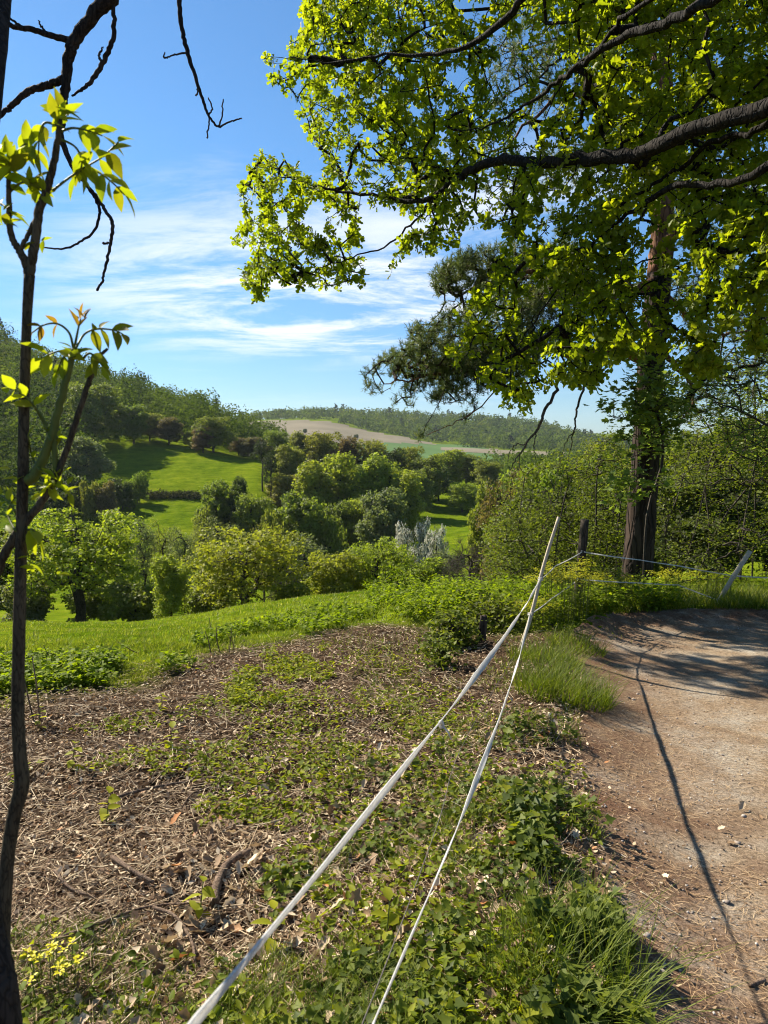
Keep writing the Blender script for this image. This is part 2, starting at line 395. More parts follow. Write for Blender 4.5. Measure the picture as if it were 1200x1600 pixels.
LEFTN = [(12, -1.75), (18, -3.2), (25, -5.0), (40, -9.7), (60, -14.6), (90, -22), (130, -27)]
COLS = {
    -700: LEFTN + [(170, -22), (240, 0), (330, 30), (450, 50), (700, 60), (1500, 60), (3600, 60)],
    -250: LEFTN + [(165, -24), (200, -12), (240, 2), (300, 26), (360, 44), (450, 60), (700, 66), (1500, 55), (3600, 50)],
    0: LEFTN + [(165, -24), (200, -12), (240, -1), (300, 21), (360, zp(557, 360)), (450, 52), (650, 56), (1500, 45), (3600, 40)],
    120: LEFTN + [(160, -21), (180, zp(800, 180)), (210, zp(745, 210)), (240, zp(690, 240)), (300, 14), (360, zp(600, 360)), (450, 34), (650, 26), (1500, 25), (3600, 40)],
    200: LEFTN + [(155, -22), (180, zp(800, 180)), (210, zp(745, 210)), (240, zp(693, 240)), (300, 9), (360, zp(624, 360)), (450, 25), (650, 12), (1000, 5), (1500, 25), (3600, 40)],
    300: [(12, -1.6), (18, -2.95), (25, -4.75), (40, -9.3), (60, -14.0), (90, -22), (130, -27), (155, -22), (180, zp(792, 180)), (210, zp(740, 210)), (240, zp(698, 240)), (300, 3), (360, zp(659, 360)), (450, 9), (650, -8), (1000, 0), (1500, 30), (3600, 40)],
    400: [(12, -1.42), (18, -2.65), (25, -4.6), (40, -9.2), (60, -14.0), (90, -22), (130, -27), (160, -22), (185, zp(765, 185)), (210, zp(738, 210)), (240, zp(710, 240)), (300, zp(706, 300)), (360, zp(706, 360)), (450, -12), (650, -18), (800, zp(688, 800)), (1000, zp(672, 1000)), (1200, zp(660, 1200)), (1500, zp(652, 1500)), (2000, 30), (3600, 40)],
    500: [(12, -1.22), (18, -2.45), (25, -4.4), (40, -9.0), (60, -14.0), (90, -22), (130, -27), (180, -25), (240, -16), (320, -12), (450, -16), (600, -22), (800, zp(694, 800)), (1000, zp(676, 1000)), (1200, zp(659, 1200)), (1350, zp(652, 1350)), (1600, zp(648, 1600)), (2000, 35), (3600, 40)],
    600: [(12, -1.10), (18, -2.3), (25, -4.2), (40, -8.8), (60, -14.0), (90, -22), (130, -27), (180, -25), (240, -18), (320, -14), (450, -17), (600, -24), (800, zp(712, 800)), (1000, zp(690, 1000)), (1200, zp(671, 1200)), (1400, zp(660, 1400)), (1600, zp(648, 1600)), (2000, 38), (3600, 40)],
    700: [(12, -1.05), (18, -2.2), (25, -4.0), (40, -8.6), (60, -13.8), (90, -21), (130, -26), (180, zp(842, 180)), (210, zp(805, 210)), (245, zp(768, 245)), (320, -16), (450, -18), (600, -25), (800, zp(713, 800)), (1000, zp(698, 1000)), (1200, zp(684, 1200)), (1400, zp(668, 1400)), (1600, zp(652, 1600)), (2000, 34), (3600, 40)],
    800: [(12, -1.05), (18, -2.2), (25, -4.0), (40, -8.4), (60, -13.4), (90, -20), (130, -24), (180, zp(836, 180)), (210, zp(800, 210)), (245, zp(768, 245)), (320, -18), (450, -20), (600, -26), (800, zp(716, 800)), (1000, zp(702, 1000)), (1200, zp(690, 1200)), (1400, zp(675, 1400)), (1600, zp(660, 1600)), (2000, 26), (3600, 30)],
    960: [(12, -1.08), (18, -2.1), (25, -3.8), (40, -7.6), (60, -12), (90, -18), (130, -22), (240, -22), (450, -22), (800, -22), (1200, zp(700, 1200)), (1600, zp(695, 1600)), (2000, -4), (3600, 10)],
    1200: [(12, -1.05), (18, -1.9), (25, -3.2), (40, -6.4), (60, -10), (90, -14), (130, -17), (240, -18), (450, -18), (800, -18), (1600, -12), (3600, 10)],
    1500: [(12, -.8), (18, -1.3), (25, -2.2), (40, -4.4), (60, -7), (90, -10), (130, -12), (240, -14), (800, -14), (3600, 10)],
}
LR = np.log(np.geomspace(1.0, 4200, 420)); TH = []; TB = []
ker = np.exp(-.5 * (np.arange(-9, 10) / 3.2) ** 2); ker /= ker.sum()
for px in sorted(COLS):
    th = math.atan((px - 600) / FPX); c = math.cos(th)
    pts = [(3.0, -.27), (7.0, -.63)] + [p for p in COLS[px]]
    lr = np.log([p[0] / c for p in pts]); zz_ = np.array([p[1] for p in pts])
    row = np.interp(LR, lr, zz_); pad = np.pad(row, 9, mode='edge'); row = np.convolve(pad, ker, 'valid')
    TH.append(th); TB.append(row)
TH = np.array([-math.pi, -2.2] + TH + [1.3, 2.2, math.pi])
side_l = np.interp(LR, np.log([1, 10, 30, 100, 400, 4200]), [0, -.6, -2, -4, 10, 40])
side_b = np.interp(LR, np.log([1, 10, 30, 100, 400, 4200]), [0, .6, 2.2, 6, 20, 40])
side_r = np.interp(LR, np.log([1, 10, 30, 100, 400, 4200]), [0, -.1, -.4, -2, -4, 10])
TB = np.array([side_b, side_l] + TB + [side_r, side_b, side_b])
def G0(x, y):
    """ground height, metres"""
    x = np.asarray(x, float); y = np.asarray(y, float); r = np.hypot(x, y) + 1e-6; th = np.arctan2(x, y)
    shp = x.shape; r = r.ravel(); th = th.ravel(); lr = np.log(np.clip(r, 1, 4200))
    fi = np.clip((lr - LR[0]) / (LR[1] - LR[0]), 0, len(LR) - 1.001); i = fi.astype(int); f = fi - i
    j = np.clip(np.searchsorted(TH, th) - 1, 0, len(TH) - 2); g = (th - TH[j]) / (TH[j + 1] - TH[j]); g = g * g * (3 - 2 * g)
    z = (TB[j, i] * (1 - f) + TB[j, i + 1] * f) * (1 - g) + (TB[j + 1, i] * (1 - f) + TB[j + 1, i + 1] * f) * g
    z = z.reshape(shp); rr = r.reshape(shp)
    near = -.09 * y
    w = sstep(7.5, 12.5, rr)
    z = near * (1 - w) + z * w
    a = sstep(30, 160, rr)
    z = z + a * (vnoise(x, y, 1 / 60., 1) * 4 + vnoise(x, y, 1 / 22., 2) * 1.2) * sstep(3500, 300, rr) * .55 + sstep(600, 1100, rr) * vnoise(x, y, 1 / 300., 3) * 5
    z = z + sstep(2, 25, rr) * vnoise(x, y, 1 / 5., 8) * .12
    return z
def G(x, y):
    x = np.asarray(x, float); y = np.asarray(y, float); z = G0(x, y)
    rr = np.hypot(x, y)
    nr = rr < 28
    if np.any(nr):
        sd = np.where(nr, 0, -9.0); sd[nr] = path_sd(x[nr], y[nr])
        # a worn hollow way: verge rises beside the path, bottom of the path dished
        bank = .06 * np.exp(-((sd + .35) / .35) ** 2) - .12 * sstep(-.25, .6, sd) - .04 * sstep(.3, 1.3, sd)
        rough = (vnoise(x, y, 1.7, 4) * .07 + vnoise(x, y, 5, 5) * .028 + vnoise(x, y, 15, 6) * .012) * sstep(.25, -.2, sd) \
            + (vnoise(x, y, 1.1, 7) * .04 + vnoise(x, y, 4, 9) * .018 + vnoise(x, y, 11, 10) * .009) * sstep(-.2, .25, sd)
        z = z + np.where(nr, (bank + rough) * sstep(28, 14, rr), 0)
    return z
def pix2ground(px, py, it=14):
    """where the rays through photo pixels meet the ground"""
    px = np.asarray(px, float); py = np.asarray(py, float)
    u = (px - 600) / FPX; v = (800 - py) / FPX
    dy = CP + v * SP; dz = v * CP - SP
    s = np.full(px.shape, .3); hit = np.zeros(px.shape, bool)
    lo = s.copy(); hi = s.copy()
    for k in range(70):
        s2 = s * 1.09
        below = (EYE + s2 * dz) < G(u * s2, dy * s2)
        new = below & ~hit; lo[new] = s[new]; hi[new] = s2[new]; hit |= below; s = s2
        if hit.all(): break
    for k in range(it):
        m = .5 * (lo + hi); below = (EYE + m * dz) < G(u * m, dy * m)
        hi = np.where(below, m, hi); lo = np.where(below, lo, m)
    s = .5 * (lo + hi)
    return u * s, dy * s, hit
def on_ground(px, d):
    """point of the ground at image column px, depth d"""
    x = (px - 600) / FPX * d / CP
    return np.array([x, d, float(G(np.array([x]), np.array([d]))[0])])

fine = np.radians(np.arange(-42, 42.01, .35)); rest = np.radians(np.arange(46, 318, 4.0))
AZ = np.concatenate([fine, rest]); RAD = np.concatenate([[0.05, .15], np.geomspace(.3, 4000, 350)])
AA, RR = np.meshgrid(AZ, RAD, indexing='ij')
GX = RR * np.sin(AA); GY = RR * np.cos(AA); GZ = G(GX, GY)
GZ = GZ - .06 * sstep(.0, .2, np.where(RR < 28, path_sd(GX, GY), -9))
na, nr_ = GX.shape
ii, jj = np.meshgrid(np.arange(na), np.arange(nr_ - 1), indexing='ij'); i2 = (ii + 1) % na
GF = np.stack([ii * nr_ + jj, ii * nr_ + jj + 1, i2 * nr_ + jj + 1, i2 * nr_ + jj], -1).reshape(-1, 4)

# image-column / depth of a world point, used to lay out zones on the land
def colpx(x, y): return 600 + FPX * CP * x / np.maximum(y, .01)
px_v = colpx(GX, GY); px_v = np.where(GY > 0, px_v, np.where(GX < 0, -900, 2000)); dep = GY
litter_edge_px = np.array([-600, 0, 100, 200, 300, 420, 520, 640, 760, 900])
litter_edge_py = np.array([1085, 1085, 1075, 1062, 1030, 1002, 985, 975, 985, 985])
ex_, ey_, _ = pix2ground(litter_edge_px, litter_edge_py)
def grassiness(x, y):
    """1 = meadow turf, 0 = leaf-littered soil"""
    px = colpx(x, np.maximum(y, .5)); lim = np.interp(px, litter_edge_px, ey_)
    return np.where(y > .5, sstep(-.5, .7, y - lim + vnoise(x, y, 1.3, 12) * .8), 0.0)
zone = np.where(RR < 40, grassiness(GX, GY), 1.0)

def ground_mat():
    m, n, l, out = nt('ground_soil_and_turf')
    pos = geo_pos(n)
    at = n.new('ShaderNodeAttribute'); at.attribute_name = 'rnd'
    s1 = noise(n, l, 9, 6, .7, pos); s2 = noise(n, l, 60, 4, .6, pos)
    soil = ramp(n, l, s1, [(.3, (.028, .018, .012)), (.5, (.060, .040, .026)), (.72, (.11, .078, .052))])
    soil = mixc(n, l, .6, soil, ramp(n, l, s2, [(.3, (.45, .42, .4)), (.7, (1.5, 1.45, 1.35))]), 'MULTIPLY')
    g1 = noise(n, l, .35, 5, .6, pos); g2 = noise(n, l, .045, 4, .55, pos); g3 = noise(n, l, 2.2, 5, .75, pos)
    gr = ramp(n, l, g1, [(.3, (.080, .125, .006)), (.5, (.115, .165, .009)), (.7, (.165, .20, .014))])
    gr = mixc(n, l, .75, gr, ramp(n, l, g2, [(.35, (.72, .80, .7)), (.65, (1.22, 1.12, 1.0))]), 'MULTIPLY')
    gr = mixc(n, l, .8, gr, ramp(n, l, g3, [(.3, (.62, .66, .6)), (.7, (1.32, 1.28, 1.2))]), 'MULTIPLY')
    mpg = n.new('ShaderNodeMapping'); mpg.inputs['Rotation'].default_value = (0, 0, math.radians(-12)); mpg.inputs['Scale'].default_value = (.16, 1.1, 1); l.new(pos, mpg.inputs[0])
    g4 = noise(n, l, 1.0, 6, .7, mpg.outputs[0], .5)
    gr = mixc(n, l, .8, gr, ramp(n, l, g4, [(.32, (.50, .55, .45)), (.5, (1, 1, 1)), (.68, (1.3, 1.25, 1.15))]), 'MULTIPLY')
    col = mixc(n, l, at.outputs['Fac'], soil, gr)
    b = n.new('ShaderNodeBsdfPrincipled'); b.inputs['Roughness'].default_value = 1; b.inputs['Specular IOR Level'].default_value = 0.0
    l.new(col, b.inputs['Base Color'])
    bp = n.new('ShaderNodeBump'); bp.inputs['Strength'].default_value = .8; bp.inputs['Distance'].default_value = .03
    l.new(s1, bp.inputs['Height'])
    bp2 = n.new('ShaderNodeBump'); bp2.inputs['Strength'].default_value = .7; bp2.inputs['Distance'].default_value = .35
    l.new(g3, bp2.inputs['Height']); l.new(bp.outputs[0], bp2.inputs['Normal'])
    l.new(bp2.outputs[0], b.inputs['Normal']); l.new(b.outputs[0], out.inputs[0])
    return m
ground = mk('ground', np.stack([GX, GY, GZ], -1).reshape(-1, 3), [GF], ground_mat(), smooth=True, rnd=zone.ravel())
tag(ground, kind='structure')

# fields on the far slope: sheets lying on the land, built from the same grid
def field_mat(name, c0, c1, c2, rows=None):
    m, n, l, out = nt(name); pos = geo_pos(n)
    a = noise(n, l, .012, 5, .6, pos); col = ramp(n, l, a, [(.3, c0), (.5, c1), (.72, c2)])
    mp = n.new('ShaderNodeMapping'); mp.inputs['Rotation'].default_value = (0, 0, math.radians(25)); mp.inputs['Scale'].default_value = (.02, .35, 1); l.new(pos, mp.inputs[0])
    st = noise(n, l, 1, 4, .6, mp.outputs[0])
    col = mixc(n, l, .5, col, ramp(n, l, st, [(.3, (.75, .75, .75)), (.7, (1.2, 1.2, 1.2))]), 'MULTIPLY')
    b = n.new('ShaderNodeBsdfPrincipled'); b.inputs['Roughness'].default_value = 1; b.inputs['Specular IOR Level'].default_value = .05
    l.new(col, b.inputs['Base Color']); l.new(b.outputs[0], out.inputs[0]); return m
def sheet_on_land(name, poly, mat, lift):
    """poly in (image column, depth)"""
    pxf = px_v.ravel()[GF].mean(1); df = dep.ravel()[GF].mean(1)
    sel = in_poly(pxf, df, poly) & (df > 5)
    F = GF[sel]; u, inv = np.unique(F, return_inverse=True)
    V = np.stack([GX, GY, GZ + lift], -1).reshape(-1, 3)[u]
    return tag(mk(name, V, [inv.reshape(-1, 4)], mat, smooth=True), kind='structure')
brown_m = field_mat('ploughed_soil', (.145, .125, .082), (.175, .15, .10), (.21, .178, .12))
sheet_on_land('ploughed_field', [(380, 760), (470, 800), (560, 860), (640, 985), (705, 1040), (690, 1055), (600, 1130), (540, 1195), (470, 1270), (380, 1300)], brown_m, .5)
sheet_on_land('crop_field', [(540, 700), (800, 700), (800, 900), (760, 985), (730, 1060), (690, 1048), (600, 955), (540, 850)], field_mat('young_crop', (.06, .115, .034), (.07, .13, .036), (.085, .145, .042)), .7)
sheet_on_land('fallow_field', [(690, 890), (880, 800), (880, 940), (770, 975), (690, 960)], brown_m, 1.0)

# the dirt path: its own sheet, lying in the hollow
def path_mat():
    m, n, l, out = nt('path_dirt'); pos = geo_pos(n)
    a = noise(n, l, 1.6, 5, .6, pos); b_ = noise(n, l, 45, 5, .7, pos); c = noise(n, l, 160, 3, .7, pos)
    col = ramp(n, l, a, [(.3, (.15, .095, .06)), (.47, (.25, .185, .12)), (.66, (.33, .285, .22))])
    at = n.new('ShaderNodeAttribute'); at.attribute_name = 'rnd'; ez = noise(n, l, 3.5, 5, .65, pos)
    em = n.new('ShaderNodeMath'); em.operation = 'MULTIPLY'; l.new(at.outputs['Fac'], em.inputs[0]); l.new(ramp(n, l, ez, [(.3, (0, 0, 0)), (.6, (1, 1, 1))]), em.inputs[1])
    col = mixc(n, l, em.outputs[0], col, (.145, .078, .045))
    col = mixc(n, l, .85, col, ramp(n, l, b_, [(.3, (.28, .25, .23)), (.5, (1, 1, 1)), (.72, (1.6, 1.6, 1.6))]), 'MULTIPLY')
    col = mixc(n, l, .7, col, ramp(n, l, c, [(.32, (.35, .35, .35)), (.68, (1.65, 1.65, 1.65))]), 'MULTIPLY')
    b = n.new('ShaderNodeBsdfPrincipled'); b.inputs['Roughness'].default_value = .95; b.inputs['Specular IOR Level'].default_value = .1
    l.new(col, b.inputs['Base Color'])
    bp = n.new('ShaderNodeBump'); bp.inputs['Strength'].default_value = .9; bp.inputs['Distance'].default_value = .012
    l.new(b_, bp.inputs['Height'])
    bp2 = n.new('ShaderNodeBump'); bp2.inputs['Strength'].default_value = .8; bp2.inputs['Distance'].default_value = .006
    l.new(c, bp2.inputs['Height']); l.new(bp.outputs[0], bp2.inputs['Normal'])
    l.new(bp2.outputs[0], b.inputs['Normal']); l.new(b.outputs[0], out.inputs[0]); return m
L_ = catmull(PATH_L, 16); R_ = catmull(PATH_R, 16)
tt = np.linspace(-.05, 1.0, 64)
QX = L_[:, None, 0] * (1 - tt) + R_[:, None, 0] * tt; QY = L_[:, None, 1] * (1 - tt) + R_[:, None, 1] * tt
QX = QX + (tt < .12) * vnoise(QX, QY, 3.1, 31) * .10; QZ = G(QX, QY) + .004
n0, n1 = QX.shape; a_, b_ = np.meshgrid(np.arange(n0 - 1), np.arange(n1 - 1), indexing='ij')
QF = np.stack([a_ * n1 + b_, a_ * n1 + b_ + 1, (a_ + 1) * n1 + b_ + 1, (a_ + 1) * n1 + b_], -1).reshape(-1, 4)
tag(mk('dirt_path', np.stack([QX, QY, QZ], -1).reshape(-1, 3), [QF], path_mat(), smooth=True, rnd=np.clip(1.05 - path_sd(QX, QY) / 1.1, 0, 1).ravel() * (tt[None, :] < .5).repeat(n0, 0).ravel()), kind='structure')

# ---------------------------------------------------------------- distant and middle-distance trees
M_bark = bark_mat('grey_brown_bark', (.030, .024, .019), (.075, .060, .047))
M_twig = plain_mat('twig_bark', (.035, .027, .02), (.085, .066, .05), 30)
M_crown = leaf_mat('spring_foliage', [(0, (.75, .78, .7)), (.5, (1, 1, 1)), (1, (1.3, 1.22, 1.1))], trans=.55, tcol=(1.15, 1.2, .5), rough=.6, spec=.25, obj_tint=True)
M_blossom = leaf_mat('blossom_and_leaf', [(0, (.13, .15, .06)), (.3, (.16, .18, .08)), (.42, (.42, .41, .32)), (.7, (.62, .60, .52)), (1, (.80, .77, .68))], trans=.3, tcol=(1, 1, .9))
QUAD = (np.array([(0, 0, 0), (.42, .45, .06), (0, 1, 0), (-.42, .5, .06)]), [np.array([(0, 1, 2, 3)])])

def lobes(n, R, H0, H1, seed, flat=.75, spread=.64):
    """crown made of uneven lobes: list of (centre, radii)"""
    r = np.random.default_rng(seed); out = [((0, 0, (H0 + H1) / 2), (R * .6, R * .6, (H1 - H0) * .4))]
    for k in range(n):
        a = k * 2.4 + r.random() * .8; f = r.random()
        z = H0 + (H1 - H0) * (.12 + .76 * ((k + .5) / n)); w = math.sqrt(max(.08, 1 - ((z - (H0 * .6 + H1 * .4)) / (H1 - H0) / .62) ** 2))
        d = R * spread * w * (.75 + .5 * f); rr = R * (.22 + .30 * r.random())
        out.append(((d * math.cos(a), d * math.sin(a), z), (rr, rr, rr * flat)))
    return out
def lobe_points(lb, n, r, shell=.55):
    vol = np.array([x[1][0] * x[1][1] * x[1][2] for x in lb]); pick = r.choice(len(lb), n, p=vol ** .8 / (vol ** .8).sum())
    c = np.array([x[0] for x in lb])[pick]; e = np.array([x[1] for x in lb])[pick]
    d = unit(r.normal(size=(n, 3))); rad = shell + (1 - shell) * r.random(n) ** .6
    return c + d * e * rad[:, None], d
def crown_template(name, lb, n_clump, n_leaf, leaf, spread, seed, trunk_r, trunk_h, twig_r=.012, mat=None, sparse=1.0, bare=False, conifer=False):
    """returns (trunk mesh, crown mesh)"""
    global rng
    keep = rng; rng = np.random.default_rng(seed); r = rng
    pts, nd = lobe_points(lb, n_clump, r)
    ok_ = pts[:, 2] > min(trunk_h * .35, 2.0); pts = pts[ok_]; nd = nd[ok_]
    top = max(p[0][2] for p in lb)
    base = np.array([(r.normal() * .04 * z, r.normal() * .04 * z, z) for z in np.linspace(0, max(top * .9, trunk_h), 9)]); base[0, :2] = 0
    nodes, par, tips = grow(base, np.arange(9) - 1, pts, step=.8, jit=.25, rise=.8)
    rad = pipe_radii(par, tips, twig_r); rad = np.minimum(rad, trunk_r); 
    rad[:9] = np.maximum(rad[:9], trunk_r * np.linspace(1, .25, 9)); ch = np.arange(len(par)) > 0
    big = ch & (rad > twig_r * (1.0 if bare else 1.7)); big[1:9] = True
    A = nodes[par[big]]; B = nodes[big]; ra = np.minimum(rad[par[big]], rad[big] * 1.35)
    tb = MB(); tb.add(*segs(A, B, ra, rad[big], 5)); tr = tb.build(name + '_trunk', M_bark if not bare else M_twig, mesh_only=True)
    cb = MB()
    if bare:
        t2 = np.repeat(pts, n_leaf, 0); dirs = unit(rdirs(len(t2)) + np.repeat(nd, n_leaf, 0) * .9 + [0, 0, .35])
        L = leaf * (.5 + r.random(len(t2))); cb.add(*segs(t2, t2 + dirs * L[:, None], np.full(len(t2), twig_r * .9), np.full(len(t2), twig_r * .35), 3))
        cr = cb.build(name + '_crown', mat or M_twig, mesh_only=True)
    else:
        nl = n_leaf * len(pts); ctr = np.repeat(pts, n_leaf, 0); off = rdirs(nl) * (r.random(nl) ** .5)[:, None] * spread * np.array([1, 1, .75])
        pos = ctr + off; Y = unit(rdirs(nl) + np.array([0, 0, -.15])); up = unit(rdirs(nl) * .65 + np.repeat(nd, n_leaf, 0) * .8 + [0, 0, .5])
        X, Y, Z = frames(Y, up); sc = leaf * (.6 + .8 * r.random(nl))
        clump_tone = np.repeat(r.random(len(pts)), n_leaf)
        cb.add(*stamp(*QUAD, pos, X, Y, Z, sc, np.clip(.6 * clump_tone + .4 * r.random(nl), 0, 1)))
        cr = cb.build(name + '_crown', mat or M_crown, mesh_only=True)
    rng = keep
    return tr, cr
def conifer_template(name, H, R, seed, leaf=.35, tiers=22, open_=0.0):
    global rng
    keep = rng; rng = np.random.default_rng(seed); r = rng; tb = MB(); cb = MB()
    tb.add(*segs([(0, 0, 0), (0, 0, H * .5)], [(0, 0, H * .5), (0, 0, H)], [R * .07, R * .05], [R * .05, .02], 6))
    P_, D_ = [], []
    for t in range(tiers):
        f = (t + .5) / tiers; z = H * (.12 + .88 * f); rr = R * (1 - f) ** .8 * (.8 + .4 * r.random()) + .15
        for k in range(max(5, int(11 * (1 - f)) + 4)):
            a = r.random() * 6.283; n = max(3, int(rr / .35))
            for q in range(n):
                w = (q + 1) / n; P_.append((rr * w * math.cos(a), rr * w * math.sin(a), z - rr * w * .3)); D_.append((math.cos(a), math.sin(a), -.25))
    P_ = np.repeat(np.array(P_), 5, 0); D_ = np.repeat(np.array(D_), 5, 0); n = len(P_)
    X, Y, Z = frames(unit(D_ + rdirs(n) * .8)); cb.add(*stamp(*QUAD, P_ + rdirs(n) * .18, X, Y, Z, np.stack([leaf * .5 * np.ones(n), leaf * (.7 + .7 * r.random(n)), leaf * np.ones(n)], -1)))
    rng = keep
    return tb.build(name + '_trunk', M_bark, mesh_only=True), cb.build(name + '_crown', M_crown, mesh_only=True)

TPL = {}   # name -> (trunk mesh, crown mesh, height, crown width)
def reg(name, H, W, meshes): TPL[name] = (*meshes, H, W)
reg('oak_a', 12, 12.4, crown_template('oak_a', lobes(15, 6, 2.6, 11.6, 1), 820, 20, .25, .55, 21, .48, 5, .016))
reg('oak_b', 12, 12.0, crown_template('oak_b', lobes(16, 5.8, 2.2, 11.6, 2), 780, 20, .25, .55, 22, .42, 5, .016))
reg('round_a', 12, 8.6, crown_template('round_a', lobes(12, 4.2, 1.2, 11.6, 3), 800, 19, .31, .6, 23, .26, 4))
reg('round_b', 12, 9.2, crown_template('round_b', lobes(13, 4.5, .9, 11.6, 4), 800, 19, .31, .6, 24, .26, 4))
reg('tall_a', 14, 7.0, crown_template('tall_a', lobes(14, 3.3, 1.4, 13.6, 5, flat=1.25), 760, 18, .31, .56, 25, .24, 6))
reg('tall_b', 14, 7.4, crown_template('tall_b', lobes(15, 3.5, 1.0, 13.6, 6, flat=1.2), 760, 18, .32, .56, 26, .24, 6))
reg('thin_a', 12, 6.2, crown_template('thin_a', lobes(10, 3.0, 2.5, 11.6, 7, flat=1.2), 520, 9, .19, .55, 27, .14, 6))
reg('thin_b', 12, 5.4, crown_template('thin_b', lobes(10, 2.6, 2.0, 11.6, 8, flat=1.4), 520, 9, .19, .55, 28, .13, 6))
reg('bare_a', 10, 8.0, crown_template('bare_a', lobes(12, 3.9, .8, 9.5, 9), 620, 7, .85, .5, 29, .16, 5, .013, bare=True))
reg('shrub_a', 5, 5.4, crown_template('shrub_a', lobes(10, 2.5, .1, 4.8, 10), 420, 14, .26, .42, 30, .12, 1.5))
reg('shrub_b', 5, 6.0, crown_template('shrub_b', lobes(9, 2.8, .1, 4.7, 12), 420, 14, .26, .42, 31, .12, 1.5))
reg('blossom', 5, 5.6, crown_template('blossom', lobes(10, 2.6, .1, 4.8, 13), 420, 14, .22, .42, 32, .12, 1.5, mat=M_blossom))
reg('umbrella_pine', 14, 8.4, crown_template('umbrella_pine', [((.3, 0, 11.5), (2.6, 2.6, 1.6)), ((1.6, .5, 8.8), (2.4, 1.8, 1.5)), ((-1.4, -.3, 9.6), (2.0, 1.8, 1.2)), ((2.2, 0, 6.4), (1.7, 1.5, 1.3)), ((.2, .4, 13.2), (1.5, 1.5, .9))], 320, 16, .22, .42, 33, .26, 12))
reg('spruce', 14, 5.0, conifer_template('spruce', 14, 2.5, 34))

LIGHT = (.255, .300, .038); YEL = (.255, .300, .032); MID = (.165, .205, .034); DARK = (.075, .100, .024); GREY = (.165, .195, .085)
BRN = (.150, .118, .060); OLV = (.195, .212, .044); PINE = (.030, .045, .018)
def tree(kind, px, top, d, w, col, label, group=None, name='broadleaf_tree', cat='tree', rz=None, lift=0.0):
    """px: image column of the trunk; top: photo row of the tree top; w: crown width in photo pixels; d: depth"""
    tm, cm, H, W = TPL[kind]; g = on_ground(px, d); h = max(P(px, top, d)[2] - g[2], 1.0)
    sx = 1.1 * w / FPX * d / W; sz = h / H
    o = thing(name, label, cat, (g[0], g[1], g[2] - .1 + lift), rng.random() * 6.28 if rz is None else rz, group, (sx, sx * (.9 + .2 * rng.random()), sz))
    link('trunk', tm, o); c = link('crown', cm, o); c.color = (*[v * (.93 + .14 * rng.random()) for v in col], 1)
    return o

ROW = 'trees standing in the valley below the meadow'
tree('oak_a', 118, 794, 60, 205, YEL, 'broad yellow-green oak with dark trunk standing below the meadow edge at left', ROW, 'oak_tree', rz=.6)
tree('oak_b', 378, 814, 57, 200, YEL, 'broad yellow-green oak below the meadow edge with a low dark side limb', ROW, 'oak_tree', rz=2.2)
tree('round_a', 5, 818, 66, 130, OLV, 'olive green tree behind the thin sapling stem at the left frame edge', ROW)
tree('tall_b', 262, 862, 52, 66, LIGHT, 'slender fresh green young tree between the two broad oaks', ROW)
tree('round_b', 522, 853, 60, 96, YEL, 'yellow-green tree directly right of the second broad oak', ROW)
tree('oak_a', 592, 841, 62, 112, YEL, 'rounded yellow-green tree rising behind the middle of the meadow edge', ROW, rz=4.0)
tree('round_a', 668, 866, 60, 84, YEL, 'small yellow-green tree just left of the leafless grey tree', ROW)
tree('bare_a', 735, 832, 56, 92, BRN, 'leafless grey-brown tree left of the leaning fence pole', ROW, 'bare_tree')
tree('thin_a', 472, 820, 78, 96, GREY, 'grey-green half-leafed tree behind the gap between oak and yellow-green trees', ROW)
tree('bare_a', 436, 846, 74, 60, BRN, 'small grey leafless tree behind the second broad oak', ROW, 'bare_tree')
tree('shrub_a', 205, 905, 56, 90, MID, 'low green thicket beneath the right side of the left oak', ROW, 'shrub', 'shrub')
tree('shrub_b', 320, 900, 60, 90, MID, 'low green thicket beneath the left side of the second oak', ROW, 'shrub', 'shrub')
tree('shrub_a', 455, 905, 57, 70, LIGHT, 'low bright green thicket right of the second oak trunk', ROW, 'shrub', 'shrub')
tree('shrub_b', 40, 905, 58, 90, GREY, 'pale grey-green bush left of the left oak trunk', ROW, 'shrub', 'shrub')
tree('shrub_b', 160, 900, 66, 110, OLV, 'olive bush behind the left oak trunk', ROW, 'shrub', 'shrub')
AL = 'thin half-leafed trees along the valley stream'
for px, top, d, w, k, lab in ((185, 812, 95, 60, 'thin_a', 'thin half-leafed tree showing above the left oak crown'), (222, 800, 92, 56, 'thin_b', 'thin grey-green tree right behind the left oak crown'),
        (252, 803, 96, 50, 'thin_a', 'thin grey-green tree above the slender young tree'), (284, 812, 90, 54, 'thin_b', 'thin half-leafed tree left of the second oak crown top'),
        (312, 800, 98, 50, 'thin_a', 'taller thin tree behind the second oak, on its left'), (340, 796, 100, 50, 'thin_b', 'thin grey tree peeking over the top of the second oak'),
        (410, 812, 96, 54, 'thin_a', 'thin grey tree over the right shoulder of the second oak'), (560, 845, 92, 60, 'thin_b', 'thin grey-green tree behind the yellow-green trees in the middle'),
        (625, 850, 90, 56, 'thin_a', 'thin olive tree above the rounded yellow-green middle tree'), (700, 850, 88, 60, 'thin_b', 'thin brownish tree behind the leafless grey tree')):
    tree(k, px, top, d, w, GREY if k == 'thin_b' else OLV, lab, AL)
tree('round_a', 338, 742, 150, 62, MID, 'dark green tree at the left of the clump below the sunny hill meadow', 'clump below the hill meadow')
tree('tall_a', 370, 742, 152, 44, DARK, 'narrow dark green tree in the middle of the clump below the hill meadow', 'clump below the hill meadow')
tree('round_b', 392, 762, 146, 70, MID, 'wide dark green tree at the right of the clump below the hill meadow', 'clump below the hill meadow')
tree('shrub_b', 318, 782, 146, 44, MID, 'low dark bush at the left foot of the clump below the hill meadow', 'clump below the hill meadow', 'shrub', 'shrub')
